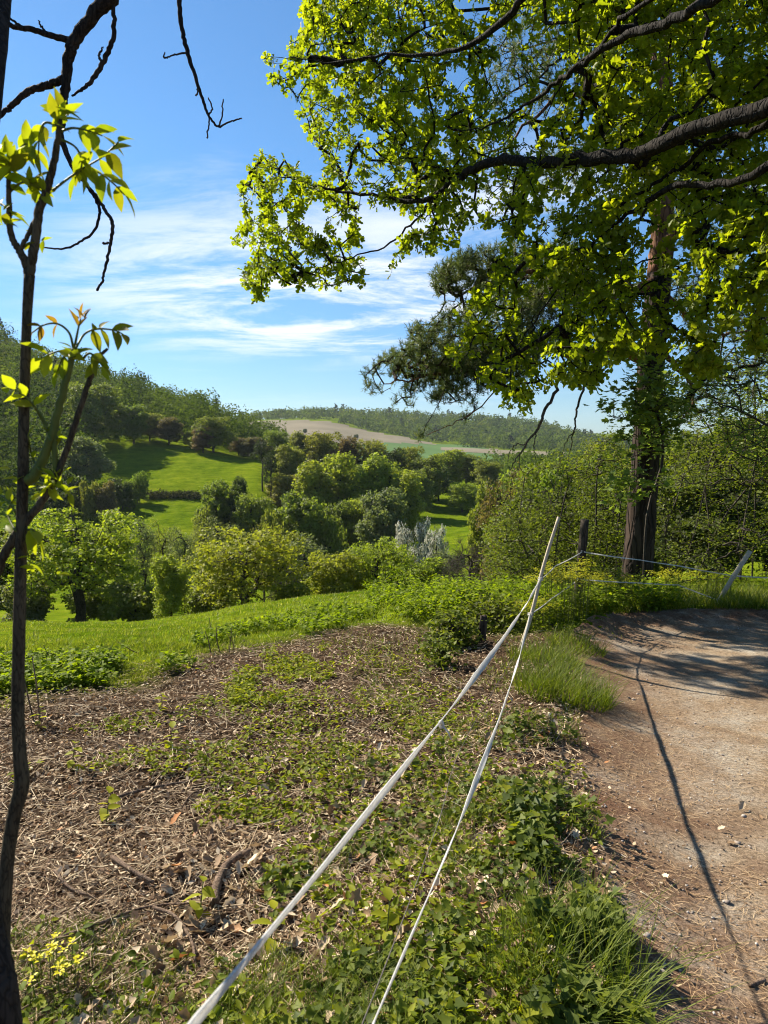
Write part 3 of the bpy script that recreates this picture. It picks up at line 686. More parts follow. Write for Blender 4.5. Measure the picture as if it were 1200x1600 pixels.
tree('round_a', 470, 759, 128, 92, MID, 'dome-shaped mid-green tree in front of the bright central grove', ROW)
tree('shrub_a', 515, 805, 126, 50, MID, 'small round tree at the right foot of the dome-shaped tree', ROW, 'shrub', 'shrub')
tree('shrub_b', 432, 792, 124, 50, OLV, 'low olive bush at the left foot of the dome-shaped tree', ROW, 'shrub', 'shrub')
CG = 'trees of the bright central grove'
for px, top, d, w, k, c, lab in ((496, 716, 160, 84, 'tall_a', LIGHT, 'bright green tree at the left end of the central grove'), (532, 702, 166, 86, 'tall_b', LIGHT, 'tall bright green tree left of centre in the central grove'),
        (572, 706, 162, 84, 'tall_a', LIGHT, 'tall bright green tree in the centre of the grove'), (608, 716, 164, 78, 'tall_b', LIGHT, 'tall bright green tree right of centre in the grove'),
        (636, 732, 158, 62, 'tall_a', LIGHT, 'bright green tree at the right end of the central grove'), (562, 768, 150, 84, 'round_b', LIGHT, 'lower rounded tree at the front of the central grove'),
        (598, 752, 142, 88, 'round_a', GREY, 'grey-green tree at the front of the grove beside the white blossom'), (530, 775, 148, 60, 'round_a', MID, 'shaded green tree low at the left front of the grove')):
    tree(k, px, top, d, w, c, lab, CG)
BL = 'white blossoming bushes below the central grove'
for px, top, d, w, lab in ((634, 806, 128, 44, 'white blossoming bush touching the grey-green tree'), (662, 800, 136, 30, 'small white blossoming bush set back between two larger ones'),
        (683, 812, 124, 40, 'white blossoming bush at the right end of the blossom group'), (648, 842, 116, 40, 'white blossoming bush lowest down the slope')):
    tree('blossom', px, top, d, w, (1, 1, 1), lab, BL, 'blossoming_bush', 'bush')
BK = 'trees behind the central grove'
for px, top, d, w, k, c, lab in ((400, 680, 236, 46, 'round_a', BRN, 'brownish tree at the right end of the sunny hill meadow'), (432, 668, 262, 44, 'round_b', MID, 'green tree behind the dark pine at the meadow end'),
        (455, 690, 215, 60, 'round_a', OLV, 'olive tree right of the dark pine'), (450, 735, 185, 66, 'round_b', OLV, 'olive tree below and right of the dark pine'),
        (476, 672, 240, 52, 'tall_a', OLV, 'olive tree at the left of the row behind the grove'), (505, 666, 238, 66, 'round_b', OLV, 'wide olive tree in the row behind the grove'),
        (545, 676, 236, 56, 'round_a', BRN, 'brown budding tree in the row behind the grove'), (582, 678, 232, 58, 'round_b', OLV, 'olive tree above the centre of the grove'),
        (615, 694, 226, 54, 'round_a', DARK, 'dark green tree above the right of the grove'), (642, 690, 240, 52, 'round_b', OLV, 'dull olive tree below the green crop field'),
        (668, 706, 222, 64, 'round_a', MID, 'mid-green tree left of the small right-hand meadow'), (700, 700, 262, 60, 'tall_b', LIGHT, 'fresh green tree at the top of the small right-hand meadow'),
        (728, 704, 268, 56, 'round_b', MID, 'mid-green tree at the top right of the small meadow'), (685, 722, 232, 44, 'round_b', DARK, 'dark green tree on the upper edge of the small meadow'),
        (760, 715, 250, 60, 'round_a', OLV, 'olive tree at the right edge of the small meadow'), (652, 730, 205, 50, 'round_a', MID, 'green tree between the grove and the small meadow')):
    tree(k, px, top, d, w, c, lab, BK)
tree('umbrella_pine', 411, 684, 188, 44, PINE, 'dark lone pine with bare trunk at the right end of the hill meadow', None, 'pine_tree', rz=.3)
tree('umbrella_pine', 424, 706, 182, 34, PINE, 'smaller dark pine beside the lone pine', None, 'pine_tree', rz=2.3)
tree('round_b', 722, 750, 213, 48, LIGHT, 'light green tree standing alone on the small right-hand meadow', 'trees on the small meadow')
tree('round_a', 746, 759, 220, 36, MID, 'darker small tree to the right of the lone light green meadow tree', 'trees on the small meadow')
HM = 'trees around the sunny hill meadow'
for px, top, d, w, k, c, lab in ((213, 627, 243, 58, 'round_a', MID, 'round green tree at the top left of the hill meadow'), (238, 640, 249, 44, 'round_b', OLV, 'olive tree touching the round green tree on the hill meadow'),
        (267, 648, 246, 46, 'round_a', BRN, 'brown budding tree at the top of the hill meadow'), (336, 645, 240, 64, 'round_b', MID, 'wide green tree at the top right of the hill meadow'),
        (320, 664, 236, 36, 'round_a', BRN, 'small brown tree in front of the wide green hill tree'), (300, 672, 246, 22, 'round_a', MID, 'little green tree left of the wide green hill tree'),
        (150, 588, 236, 84, 'round_b', MID, 'tall dark green tree at the left end of the hill meadow'), (138, 676, 196, 72, 'round_a', GREY, 'grey-green tree at the lower left of the hill meadow'),
        (375, 680, 246, 30, 'round_b', BRN, 'small brown tree right of the wide green hill tree')):
    tree(k, px, top, d, w, c, lab, HM)
HB = 'bushes along the hedge below the hill meadow'
for px, top, d, w, k, c, lab in ((166, 750, 172, 40, 'shrub_a', BRN, 'reddish brown bush in the hedge below the hill meadow'), (216, 734, 186, 32, 'shrub_b', MID, 'round green bush at the left end of the dark hedge'),
        (192, 745, 180, 40, 'shrub_a', DARK, 'dark bush between the reddish brown and round green bushes'), (140, 748, 170, 34, 'shrub_b', OLV, 'olive bush left of the reddish brown bush'),
        (112, 735, 176, 60, 'shrub_a', DARK, 'dark bush behind the sapling twigs at lower left'), (85, 760, 168, 60, 'shrub_b', DARK, 'dark wide bush lowest at the left of the hedge')):
    tree(k, px, top, d, w, c, lab, HB, 'shrub', 'shrub')
FT = 'lone trees dotted over the ploughed field'
for px, top, d, w, lab in ((446, 0, 900, 9, 'tiny lone tree at the left of the far ploughed field'), (478, 0, 960, 8, 'tiny lone tree in the middle of the far ploughed field'), (557, 0, 960, 9, 'tiny lone tree at the right of the far ploughed field')):
    g_ = on_ground(px, d); dz_ = g_[2] + w * d / FPX * .95 - EYE; top = 800 - FPX * (d * SP + dz_ * CP) / (d * CP - dz_ * SP)
    tree('round_a', px, top, d, w, DARK, lab, FT)
# trees of the slope to the right, behind the fence and the pine
RS = 'trees on the slope behind the pine'
for px, top, d, w, k, c, lab in ((790, 716, 44, 70, 'thin_a', BRN, 'brown twiggy tree above the leaning fence pole'), (762, 738, 60, 60, 'round_a', OLV, 'olive tree left above the leaning fence pole'),
        (835, 700, 52, 120, 'round_b', MID, 'green tree beneath the hanging dead branches'), (905, 690, 40, 130, 'round_a', MID, 'green tree between the dead branches and the pine trunk'),
        (960, 672, 60, 150, 'round_b', OLV, 'olive tree left behind the pine trunk'), (1050, 668, 45, 170, 'round_a', OLV, 'olive tree right behind the pine trunk'),
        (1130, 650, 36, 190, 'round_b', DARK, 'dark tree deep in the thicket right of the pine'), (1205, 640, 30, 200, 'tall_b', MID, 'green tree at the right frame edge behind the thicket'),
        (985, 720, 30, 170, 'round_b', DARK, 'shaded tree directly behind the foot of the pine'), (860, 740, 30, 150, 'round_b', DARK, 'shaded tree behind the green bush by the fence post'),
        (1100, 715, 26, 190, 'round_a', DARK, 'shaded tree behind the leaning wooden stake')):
    tree(k, px, top, d, w, c, lab, RS)

# ---------------------------------------------------------------- woods too far off to count
def wood(name, label, pts_px, pts_d, hgt, wid, nq, leaf, cols, seed, con=.06):
    r = np.random.default_rng(seed); n = len(pts_px); x = (pts_px - 600) / FPX * pts_d / CP; z = G(x, pts_d)
    mb = MB(); R_all = []
    for i in range(n):
        h = hgt * (.75 + .5 * r.random()); w = wid * (.75 + .5 * r.random()); is_c = r.random() < con
        d = unit(r.normal(size=(nq, 3))); d[:, 2] = np.abs(d[:, 2]) * 1.0 - .6 * r.random(nq); d = unit(d)
        tone = r.random()
        if is_c:
            f = r.random(nq); a = r.random(nq) * 6.283; rr = (1 - f) ** .8 * w * .38
            p = np.stack([rr * np.cos(a), rr * np.sin(a), h * (.15 + 1.0 * f)], -1); tone = -.2
        else:
            bump = 1 + .28 * np.sin(d[:, 0] * 5 + i) * np.sin(d[:, 1] * 6 + 2 * i) + .2 * np.sin(d[:, 2] * 9 + i)
            p = d * np.array([w / 2, w / 2, h * .5]) * (bump * (.9 + .14 * r.random(nq)))[:, None] + [0, 0, h * .42]
        p = p + [x[i], pts_d[i], z[i] - .14 * h]
        Y = unit(r.normal(size=(nq, 3))); up = unit(d * 1.5 + r.normal(size=(nq, 3)) * .28 + [0, 0, .1]); X, Y, Z = frames(Y, up)
        rn = np.clip(.10 + .80 * tone + .10 * r.random(nq), 0, 1) if not is_c else np.full(nq, .02)
        mb.add(*stamp(*QUAD, p, X, Y, Z, leaf * (.6 + .8 * r.random(nq)), rn))
    m = leaf_mat(name + '_foliage', cols, trans=.38, tcol=(1.1, 1.15, .5), rough=.8, spec=.04)
    return tag(mb.build(name, m), label, 'hedge' if 'hedge' in name else 'wood', kind='stuff')
r = np.random.default_rng(77)
def scatter(n, poly, dmin):
    xs = np.array([p[0] for p in poly]); ds = np.array([p[1] for p in poly]); out = []
    tries = 0
    while len(out) < n and tries < n * 60:
        tries += 1
        d = math.sqrt(r.uniform(ds.min() ** 2, ds.max() ** 2)); px = r.uniform(xs.min(), xs.max())
        if not in_poly(np.array([px]), np.array([d]), poly)[0]: continue
        x = (px - 600) / FPX * d
        if any((x - a) ** 2 + (d - b) ** 2 < dmin * dmin for a, b, _ in out): continue
        out.append((x, d, px))
    o = np.array(out); return o[:, 2], o[:, 1]
GRN = [(0, (.022, .034, .010)), (.1, (.042, .066, .012)), (.45, (.070, .104, .015)), (.8, (.110, .148, .020)), (1, (.145, .160, .026))]
a_, b_ = scatter(235, [(-170, 190), (120, 196), (128, 252), (250, 262), (400, 262), (430, 300), (440, 400), (300, 430), (-170, 430)], 9.2)
wood('hillside_wood', 'dense green deciduous wood covering the hill at left', a_, b_, 17, 12.5, 760, .85, GRN, 1, .03)
a_, b_ = scatter(170, [(800, 300), (830, 250), (1000, 120), (1300, 90), (1300, 330), (900, 480), (800, 420)], 8)
wood('valley_wood', 'wooded valley floor right of the small meadow, below the far fields', a_, b_, 12, 10.5, 300, 1.15, GRN, 2)
a_, b_ = scatter(760, [(380, 1420), (430, 1330), (470, 1280), (540, 1205), (600, 1140), (690, 1065), (760, 1050), (830, 1050), (1300, 1000), (1300, 1640), (380, 1640)], 15)
wood('ridge_wood', 'far wooded ridge on the horizon above the fields', a_, b_, 21, 19, 105, 3.4, GRN, 3, .03)
a_, b_ = scatter(200, [(725, 1000), (800, 985), (960, 900), (1300, 700), (1300, 960), (960, 1080), (800, 1080), (730, 1060)], 14)
wood('field_edge_wood', 'wood tongue reaching down beside the far brown field', a_, b_, 17, 16, 130, 2.6, GRN, 4, .02)
a_, b_ = scatter(110, [(760, 540), (1000, 430), (1300, 380), (1300, 680), (960, 780), (880, 690), (770, 640)], 12)
wood('lower_wood', 'band of mixed wood in the lower valley right of the far fields', a_, b_, 15, 14, 200, 1.9, GRN, 5, .02)
# hedge line across the hill meadow
hx = np.linspace(228, 312, 46); hd = np.interp(hx, [228, 312], [190, 186])
x_ = (hx - 600) / FPX * hd / CP
wood('dark_hedge', 'low dark hedge line crossing the hill meadow', hx, hd + r.normal(size=46) * .5, 2.0, 2.6, 90, .4, [(0, (.035, .04, .02)), (1, (.07, .075, .03))], 6, 0)

# ---------------------------------------------------------------- the big oak overhead
M_oakbark = bark_mat('oak_bark', (.010, .008, .0065), (.024, .019, .015), 18, .3, .8)
M_oakleaf = leaf_mat('oak_leaf', [(0, (.11, .155, .011)), (.4, (.165, .22, .015)), (.75, (.23, .28, .019)), (1, (.30, .33, .024))], trans=.68, tcol=(1.6, 1.5, .35), rough=.5, spec=.25)
def px_sample(poly, n, dfun, r, hole=None):
    """n points in the solid whose outline is poly (photo pixels) with depth range dfun(px,py)->(d0,d1)"""
    xs = [p[0] for p in poly]; ys = [p[1] for p in poly]; out = []
    while sum(len(o) for o in out) < n:
        px = r.uniform(min(xs), max(xs), 4000); py = r.uniform(min(ys), max(ys), 4000); ok = in_poly(px, py, poly); px, py = px[ok], py[ok]
        d0, d1 = dfun(px, py); d = d0 + (d1 - d0) * r.random(len(px)); q = Pn(px, py, d)
        if hole is not None:
            k = hole(q); q = q[k]
        out.append(q)
    return np.concatenate(out)[:n]
def limb(pts_px, radii, per=6, wob=.004):
    p = catmull(np.array([P(*q) for q in pts_px]), per); p[1:-1] += rng.normal(size=(len(p) - 2, 3)) * wob
    return p, np.interp(np.linspace(0, 1, len(p)), np.linspace(0, 1, len(radii)), radii)

tx, ty = 7.3, 2.6     # oak trunk, right of the frame beside the path
oak = thing('oak_tree', 'large oak whose bright green leafy limbs hang over the path from the right', 'tree', (0, 0, 0))
tz = float(G(np.array([tx]), np.array([ty]))[0])
trunk_p = catmull([(tx, ty, tz - .3), (tx, ty + .03, tz + 1.2), (tx - .05, ty + .1, tz + 3), (tx - .15, ty + .15, tz + 5.5), (tx - .2, ty + .3, tz + 8.5), (tx - .4, ty + .6, tz + 11)], 8)
mb = MB(); mb.add(*tube(trunk_p, [.52, .42, .38, .33, .22, .10], 16, .05)); oak_trunk = mb.build('trunk', M_oakbark, oak, True)
def T(h): return tuple(trunk_p[np.argmin(np.abs(trunk_p[:, 2] - (tz + h)))])
def to_px(p):
    x, y, z = p; dz = z - EYE; d = y * CP - dz * SP; v = (y * SP + dz * CP) / d; return (600 + FPX * x / d, 800 - FPX * v, y)
LIMBS = [
    (T(4.6), [(1480, 60, 4.6), (1300, 120, 5.4), (1200, 168, 5.9), (1080, 205, 6.5), (1000, 240, 7.0), (930, 248, 7.4), (850, 255, 7.9), (790, 250, 8.3), (740, 264, 8.7), (705, 288, 9.0), (660, 312, 9.4), (600, 308, 9.8), (545, 300, 10.2), (480, 288, 10.5), (430, 262, 10.8), (405, 235, 11)], [.17, .16, .145, .12, .10, .085, .07, .05, .032, .016, .007]),
    (None, [(690, 298, 9.1), (650, 345, 9.6), (600, 385, 9.9), (540, 405, 10.2), (480, 430, 10.5), (455, 445, 10.6)], [.035, .03, .022, .012, .006]),
    (None, [(1230, 165, 5.8), (1180, 205, 6.2), (1110, 225, 6.6), (1060, 262, 7.0), (1000, 302, 7.3), (940, 340, 7.7), (880, 372, 8.0), (820, 410, 8.4)], [.075, .06, .05, .04, .028, .016, .008]),
    (T(4.0), [(1400, 190, 4.8), (1250, 230, 5.6), (1180, 272, 6.0), (1120, 288, 6.4), (1050, 292, 6.8), (990, 330, 7.2), (930, 380, 7.5), (880, 440, 7.8), (830, 510, 8.1), (790, 570, 8.3)], [.10, .09, .07, .055, .045, .03, .02, .012, .006]),
    (T(6.2), [(1420, -140, 4.4), (1250, -60, 5.0), (1110, 2, 5.8), (1040, 36, 6.3), (970, 60, 6.8), (920, 92, 7.1), (870, 130, 7.5), (820, 165, 7.9), (770, 195, 8.2), (720, 205, 8.6)], [.12, .10, .085, .07, .055, .045, .03, .018, .008]),
    (None, [(1040, -20, 6.2), (970, 32, 6.8), (930, 78, 7.2), (885, 118, 7.6), (850, 190, 8.0)], [.05, .045, .035, .02, .008]),
    (T(7.2), [(1200, -330, 5.0), (1000, -180, 5.9), (860, -50, 6.8), (790, 30, 7.3), (700, 80, 7.9), (600, 86, 8.4), (520, 98, 8.8), (450, 88, 9.1), (410, 92, 9.3)], [.13, .10, .08, .06, .04, .028, .016, .007, .004]),
    (T(3.6), [(1450, 260, 4.8), (1300, 290, 5.6), (1200, 332, 6.2), (1130, 372, 6.6), (1060, 420, 7.0), (980, 462, 7.5), (900, 500, 8.0)], [.06, .05, .04, .03, .02, .012, .006]),
    (None, [(1290, 295, 5.7), (1200, 400, 6.4), (1120, 452, 6.9), (1020, 482, 7.5)], [.035, .028, .018, .007]),
    (T(7.8), [(1500, -300, 5.5), (1200, -150, 7.5), (1000, -60, 9.0), (860, 0, 10.2), (700, 20, 11.0), (560, 40, 11.5)], [.11, .09, .07, .05, .03, .01]),
    (T(5.2), [(1500, 60, 6.5), (1250, 90, 8.5), (1100, 130, 9.8), (980, 170, 10.6), (880, 180, 11.2)], [.10, .08, .055, .035, .01]),
]
base = []; bpar = []; limb_parts = []
for root, pp, rad in LIMBS:
    pts = ([to_px(root)] if root is not None else []) + pp
    rad = ([rad[0] * 1.25] if root is not None else []) + rad
    p, rr = limb(pts, [v * (.46 if k_ < 4 else .58) for k_, v in enumerate(rad)], 6, .012)
    V, F = tube(p, rr, 9, .06); m_ = MB(); m_.add(V, F); limb_parts.append(m_.build('limb', M_oakbark, oak, True))
    o0 = len(base); base += list(p); bpar += [-1] + list(range(o0, o0 + len(p) - 1))
base = np.array(base); bpar = np.array(bpar)
r_oak = np.random.default_rng(41)
POLY_OAK = [(398, 85), (470, 60), (470, 0), (480, -60), (1400, -120), (1420, 330), (1300, 540), (1180, 560), (1090, 600), (1040, 560), (960, 560), (930, 610), (860, 600), (825, 650), (795, 640), (765, 600), (715, 600), (700, 540), (725, 470), (760, 430), (800, 370), (745, 345), (715, 385), (680, 400), (640, 380), (620, 440), (560, 455), (500, 450), (440, 445), (400, 470), (365, 425), (362, 365), (385, 330), (376, 295), (405, 235), (450, 250), (490, 285), (515, 255), (470, 210), (462, 150), (400, 118)]
def oak_depth(px, py):
    c = np.interp(px, [360, 480, 700, 850, 1000, 1200, 1500], [10.8, 10.2, 9.0, 8.0, 7.3, 6.4, 5.2])
    lo = np.where(py > 380, .5, .35); return c - lo, c + np.where(py < 330, 2.7, 1.6)
def oak_hole(q):
    n = vnoise(q[:, 0] + q[:, 2] * .7, q[:, 1] + q[:, 2] * .4, .95, 51) + .55 * vnoise(q[:, 0] - q[:, 2] * .3, q[:, 2], 2.3, 52)
    px, py, _ = to_px(q.T)
    gap = ((px > 985) & (px < 1080) & (py > 330) & (py < 620)) | ((px > 1020) & (px < 1055) & (py > 50) & (py < 140))
    return (n > np.where(py > 330, -.03, -.14)) & (~gap | (r_oak.random(len(q)) < .45))
tg = px_sample(POLY_OAK, 6400, oak_depth, r_oak, oak_hole)
nodes, par, tips = grow(base, bpar, tg, .22, .16)
rad = pipe_radii(par, tips, .0032, .48); nb = len(base)
sel = np.arange(len(par)) >= nb
m_ = MB(); A = nodes[par[sel]]; B = nodes[sel]; m_.add(*segs(A, B, np.minimum(rad[par[sel]], rad[sel] * 1.3), rad[sel], 4))
tw = m_.build('twigs', M_oakbark, oak); tw['kind'] = 'stuff'
tipdir = unit(nodes[tips] - nodes[np.maximum(par[tips], 0)])
# a spray: a rosette of lobed leaves at a twig end (four variants shared by all)
def spray(seed, n=8, lo=False):
    r = np.random.default_rng(seed); a = np.arange(n) * 2.4 + r.random(n) * .6; e = r.uniform(-.25, .75, n)
    Y = np.stack([np.cos(a) * np.cos(e), np.sin(a) * np.cos(e), np.sin(e)], -1); X, Y, Z = frames(Y, roll=r.normal(size=n) * .5)
    pos = np.stack([np.zeros(n), np.zeros(n), -r.random(n) * .09], -1) + Y * .012
    mb = MB(); mb.add(*stamp(*(OAK_MIN if lo else OAK), pos, X, Y, Z, .052 + .034 * r.random(n), r.random(n))); return mb
def place_sprays(sp, pos, dirs, sc, rshift):
    """bake sprays (MB) at pos with their z along dirs"""
    out = MB(); V0 = [np.concatenate(s.V) for s in sp]; F0 = [np.concatenate(s.F[5]) for s in sp]; R0 = [np.concatenate(s.R) for s in sp]
    pick = rng.integers(0, len(sp), len(pos))
    for k in range(len(sp)):
        q = pick == k
        if not q.any(): continue
        Zx = unit(dirs[q]); a = unit(np.cross(Zx, rdirs(q.sum()))); b = np.cross(Zx, a)
        V, F, _ = stamp(V0[k], [F0[k]], pos[q], a, b, Zx, sc[q])
        out.add(V, F, np.clip((R0[k][None] * .55 + rshift[q][:, None] * .5).ravel(), 0, 1))
    return out
SPR = [spray(s, 7, True) for s in (1, 2, 3, 4, 5)]
# extra sprays along the twigs as well as at their ends
mid = rng.choice(np.where(sel)[0], 5200); allp = np.concatenate([nodes[tips], nodes[mid]]); alld = np.concatenate([tipdir, unit(nodes[mid] - nodes[par[mid]])])
alld = unit(alld * .8 + [0, 0, .35] + rdirs(len(alld)) * .35)
tone = np.clip(.5 + 1.1 * (vnoise(allp[:, 0] + allp[:, 2], allp[:, 1] - allp[:, 2] * .5, 1.1, 61)) + rng.normal(size=len(allp)) * .12, 0, 1)
near_first = np.argsort(np.linalg.norm(allp - [0, 0, EYE], axis=1) + np.where((to_px(allp.T)[0] > 0) & (to_px(allp.T)[0] < 1200) & (to_px(allp.T)[1] > 0), 0, 50))
big, restp = near_first[:300], near_first[300:]
o = place_sprays(SPR, allp[restp], alld[restp], .62 + .75 * rng.random(len(restp)), tone[restp]).build('foliage', M_oakleaf, oak); o['kind'] = 'stuff'
SPM = [spray(10 + s, 8).build('leaf_spray', M_oakleaf, mesh_only=True) for s in range(5)]
for i in big:
    s_ = link('leaf_spray', SPM[int(rng.integers(5))], oak); s_.location = allp[i]; s_.scale = (.85 + .35 * rng.random(),) * 3
    s_.rotation_euler = Vector(alld[i]).to_track_quat('Z', 'Y').to_euler(); s_.rotation_euler.rotate_axis('Z', rng.random() * 6.28)

# ---------------------------------------------------------------- the Scots pine by the fence
M_pinebark = bark_mat('pine_bark_dark', (.018, .013, .010), (.055, .037, .028), 9, .16, 1.0, (.10, .066, .05))
M_pinered = bark_mat('pine_bark_red', (.11, .055, .03), (.21, .105, .06), 12, .2, .6)
M_needle = leaf_mat('pine_needle', [(0, (.055, .080, .032)), (.6, (.100, .135, .055)), (1, (.18, .20, .08))], trans=.35, rough=.5, spec=.3)
pine = thing('pine_tree', 'tall pine with dark furrowed trunk rising beside the fence at right', 'tree', (0, 0, 0))
PT = [(992, 945, 13.0), (995, 900, 13.0), (1001, 820, 13.0), (1008, 720, 13.0), (1014, 620, 13.0), (1022, 520, 13.0), (1030, 430, 13.05)]
PT2 = [(1030, 430, 13.05), (1036, 340, 13.1), (1037, 200, 13.2), (1040, 90, 13.3), (1044, -60, 13.4), (1050, -260, 13.5)]
p, rr = limb(PT, [.34, .28, .26, .245, .235, .225, .215], 8, .004); m_ = MB(); m_.add(*tube(p, rr, 22, .06)); m_.build('trunk', M_pinebark, pine, True); pb1 = p
p, rr = limb(PT2, [.215, .19, .155, .115, .09, .05], 8, .006); m_ = MB(); m_.add(*tube(p, rr, 16, .05)); up_tr = m_.build('upper_trunk', M_pinered, pine, True); up_tr['label'] = 'reddish upper trunk'
base = [*pb1, *p]; bpar = [-1] + list(range(len(base) - 1))
PL = [([(1018, 575, 13), (985, 552, 12.9), (950, 548, 12.8), (905, 553, 12.6), (862, 545, 12.5), (815, 535, 12.4), (770, 548, 12.2), (720, 575, 12.1), (660, 590, 12.0), (600, 600, 11.9)], [.12, .11, .10, .085, .07, .055, .04, .03, .018, .008]),
      ([(1028, 440, 13), (985, 455, 12.8), (945, 462, 12.6), (900, 440, 12.4), (850, 425, 12.3), (790, 430, 12.2), (740, 450, 12.1), (700, 470, 12.0)], [.11, .10, .085, .06, .045, .03, .018, .008]),
      ([(1034, 385, 13), (1070, 350, 12.8), (1110, 318, 12.6), (1170, 285, 12.5), (1260, 250, 12.4)], [.12, .09, .07, .05, .02]),
      ([(1039, 190, 13.2), (985, 165, 13), (920, 150, 12.8), (860, 165, 12.6), (800, 220, 12.5), (770, 290, 12.4)], [.08, .06, .045, .03, .018, .007]),
      ([(1041, 110, 13.3), (1000, 70, 13.6), (900, 60, 14), (800, 80, 14.4)], [.07, .05, .03, .01]),
      ([(1042, 80, 13.3), (1090, 40, 13.1), (1160, 30, 13), (1240, 50, 13)], [.06, .045, .03, .01]),
      ([(1016, 610, 13), (1050, 640, 12.7), (1085, 610, 12.5), (1110, 585, 12.4), (1160, 575, 12.3), (1230, 560, 12.2)], [.07, .06, .05, .04, .03, .012]),
      ([(1020, 530, 13), (1055, 575, 13.4), (1082, 605, 13.6), (1078, 640, 13.6), (1060, 665, 13.7)], [.06, .05, .035, .02, .01]),
      ([(1030, 450, 13), (1080, 500, 13.6), (1140, 520, 14), (1220, 500, 14.4)], [.06, .045, .03, .01]),
      ([(860, 545, 12.5), (800, 590, 12.3), (745, 640, 12.1), (700, 665, 12.0), (665, 680, 12)], [.016, .013, .01, .007, .005])]
for pp, rad in PL:
    p, rr = limb(pp, rad, 6, .02); m_ = MB(); m_.add(*tube(p, rr, 8, .06)); m_.build('branch', M_pinered if pp[0][1] < 590 else M_pinebark, pine, True)
    o0 = len(base); base += list(p); bpar += [-1] + list(range(o0, o0 + len(p) - 1))
base = np.array(base); bpar = np.array(bpar); r_p = np.random.default_rng(42)
PP = [([(568, 585), (600, 560), (640, 535), (640, 515), (690, 500), (672, 430), (720, 400), (790, 385), (900, 385), (960, 470), (930, 520), (880, 520), (840, 560), (800, 620), (760, 635), (705, 690), (660, 690), (640, 665), (605, 640), (572, 610)], 2700, (11.0, 13.4)),
      ([(760, 60), (830, 20), (1000, 10), (1020, 120), (990, 330), (880, 370), (770, 340), (745, 250)], 620, (12.2, 15)),
      ([(1060, 250), (1260, 190), (1300, 480), (1300, 690), (1150, 690), (1060, 660), (1080, 560), (1050, 450)], 900, (12, 15)),
      ([(1060, -200), (1300, -100), (1300, 150), (1060, 180)], 250, (12, 15))]
def pine_hole(q): return vnoise(q[:, 0] * .55 + q[:, 1] * .4, q[:, 2] * 1.5, 1.5, 71) + .5 * vnoise(q[:, 1], q[:, 2] - q[:, 0], 3.4, 72) > -.01
tg = np.concatenate([px_sample(po, n, lambda px, py, a=dd[0], b=dd[1]: (np.full(px.shape, a), np.full(px.shape, b)), r_p, pine_hole) for po, n, dd in PP])
nodes, par, tips = grow(base, bpar, tg, .25, .14); rad = pipe_radii(par, tips, .0045, .46); sel = np.arange(len(par)) >= len(base)
m_ = MB(); m_.add(*segs(nodes[par[sel]], nodes[sel], np.minimum(rad[par[sel]], rad[sel] * 1.3), rad[sel], 4)); o = m_.build('twigs', M_pinebark, pine); o['kind'] = 'stuff'
# needle brushes around every shoot
sh = np.concatenate([nodes[tips], nodes[rng.choice(np.where(sel)[0], 5200)]]); n = len(sh); k = 25
sd_ = unit(np.concatenate([nodes[tips] - nodes[par[tips]], rdirs(n - len(tips))]) + [0, 0, .25])
c = np.repeat(sh, k, 0) + np.repeat(sd_, k, 0) * (rng.random(n * k)[:, None] - .25) * .17
nd_ = unit(np.repeat(sd_, k, 0) * .75 + rdirs(n * k)); L = .055 + .05 * rng.random(n * k)
NEED = (np.array([(-.5, 0, 0), (.5, 0, 0), (0, 1, 0)]), [np.array([(0, 1, 2)])]); X, Y, Z = frames(nd_, rdirs(n * k))
m_ = MB(); m_.add(*stamp(*NEED, c, X, Y, Z, np.stack([np.full(n * k, .0105), L, L], -1), np.repeat(rng.random(n), k))); o = m_.build('needles', M_needle, pine); o['kind'] = 'stuff'
# hanging dead branches of the pine
M_dead = bark_mat('dead_wood', (.05, .037, .027), (.14, .105, .08), 25, .3, .4)
for pp, rad in (([(905, 553, 12.6), (882, 572, 11.9), (868, 610, 11.7), (850, 645, 11.6), (838, 672, 11.6), (822, 692, 11.5), (806, 718, 11.5), (797, 735, 11.5)], [.035, .03, .026, .022, .018, .012, .006]),
                ([(838, 672, 11.6), (834, 700, 11.5), (838, 722, 11.5)], [.012, .008, .004]), ([(822, 692, 11.5), (800, 700, 11.6), (792, 722, 11.6)], [.012, .008, .004]), ([(812, 708, 11.5), (815, 735, 11.5), (845, 742, 11.5)], [.009, .006, .003]),
                ([(950, 548, 12.8), (927, 575, 12.2), (912, 605, 12.1), (902, 640, 12), (898, 668, 12), (893, 695, 12), (889, 722, 12)], [.03, .026, .022, .018, .013, .009, .004]),
                ([(898, 668, 12), (885, 690, 11.9), (878, 712, 11.9)], [.012, .008, .004])):
    p, rr = limb(pp, rad, 6, .012); m_ = MB(); m_.add(*tube(p, rr, 7, .1)); o = m_.build('dead_branch', M_dead, pine, True)

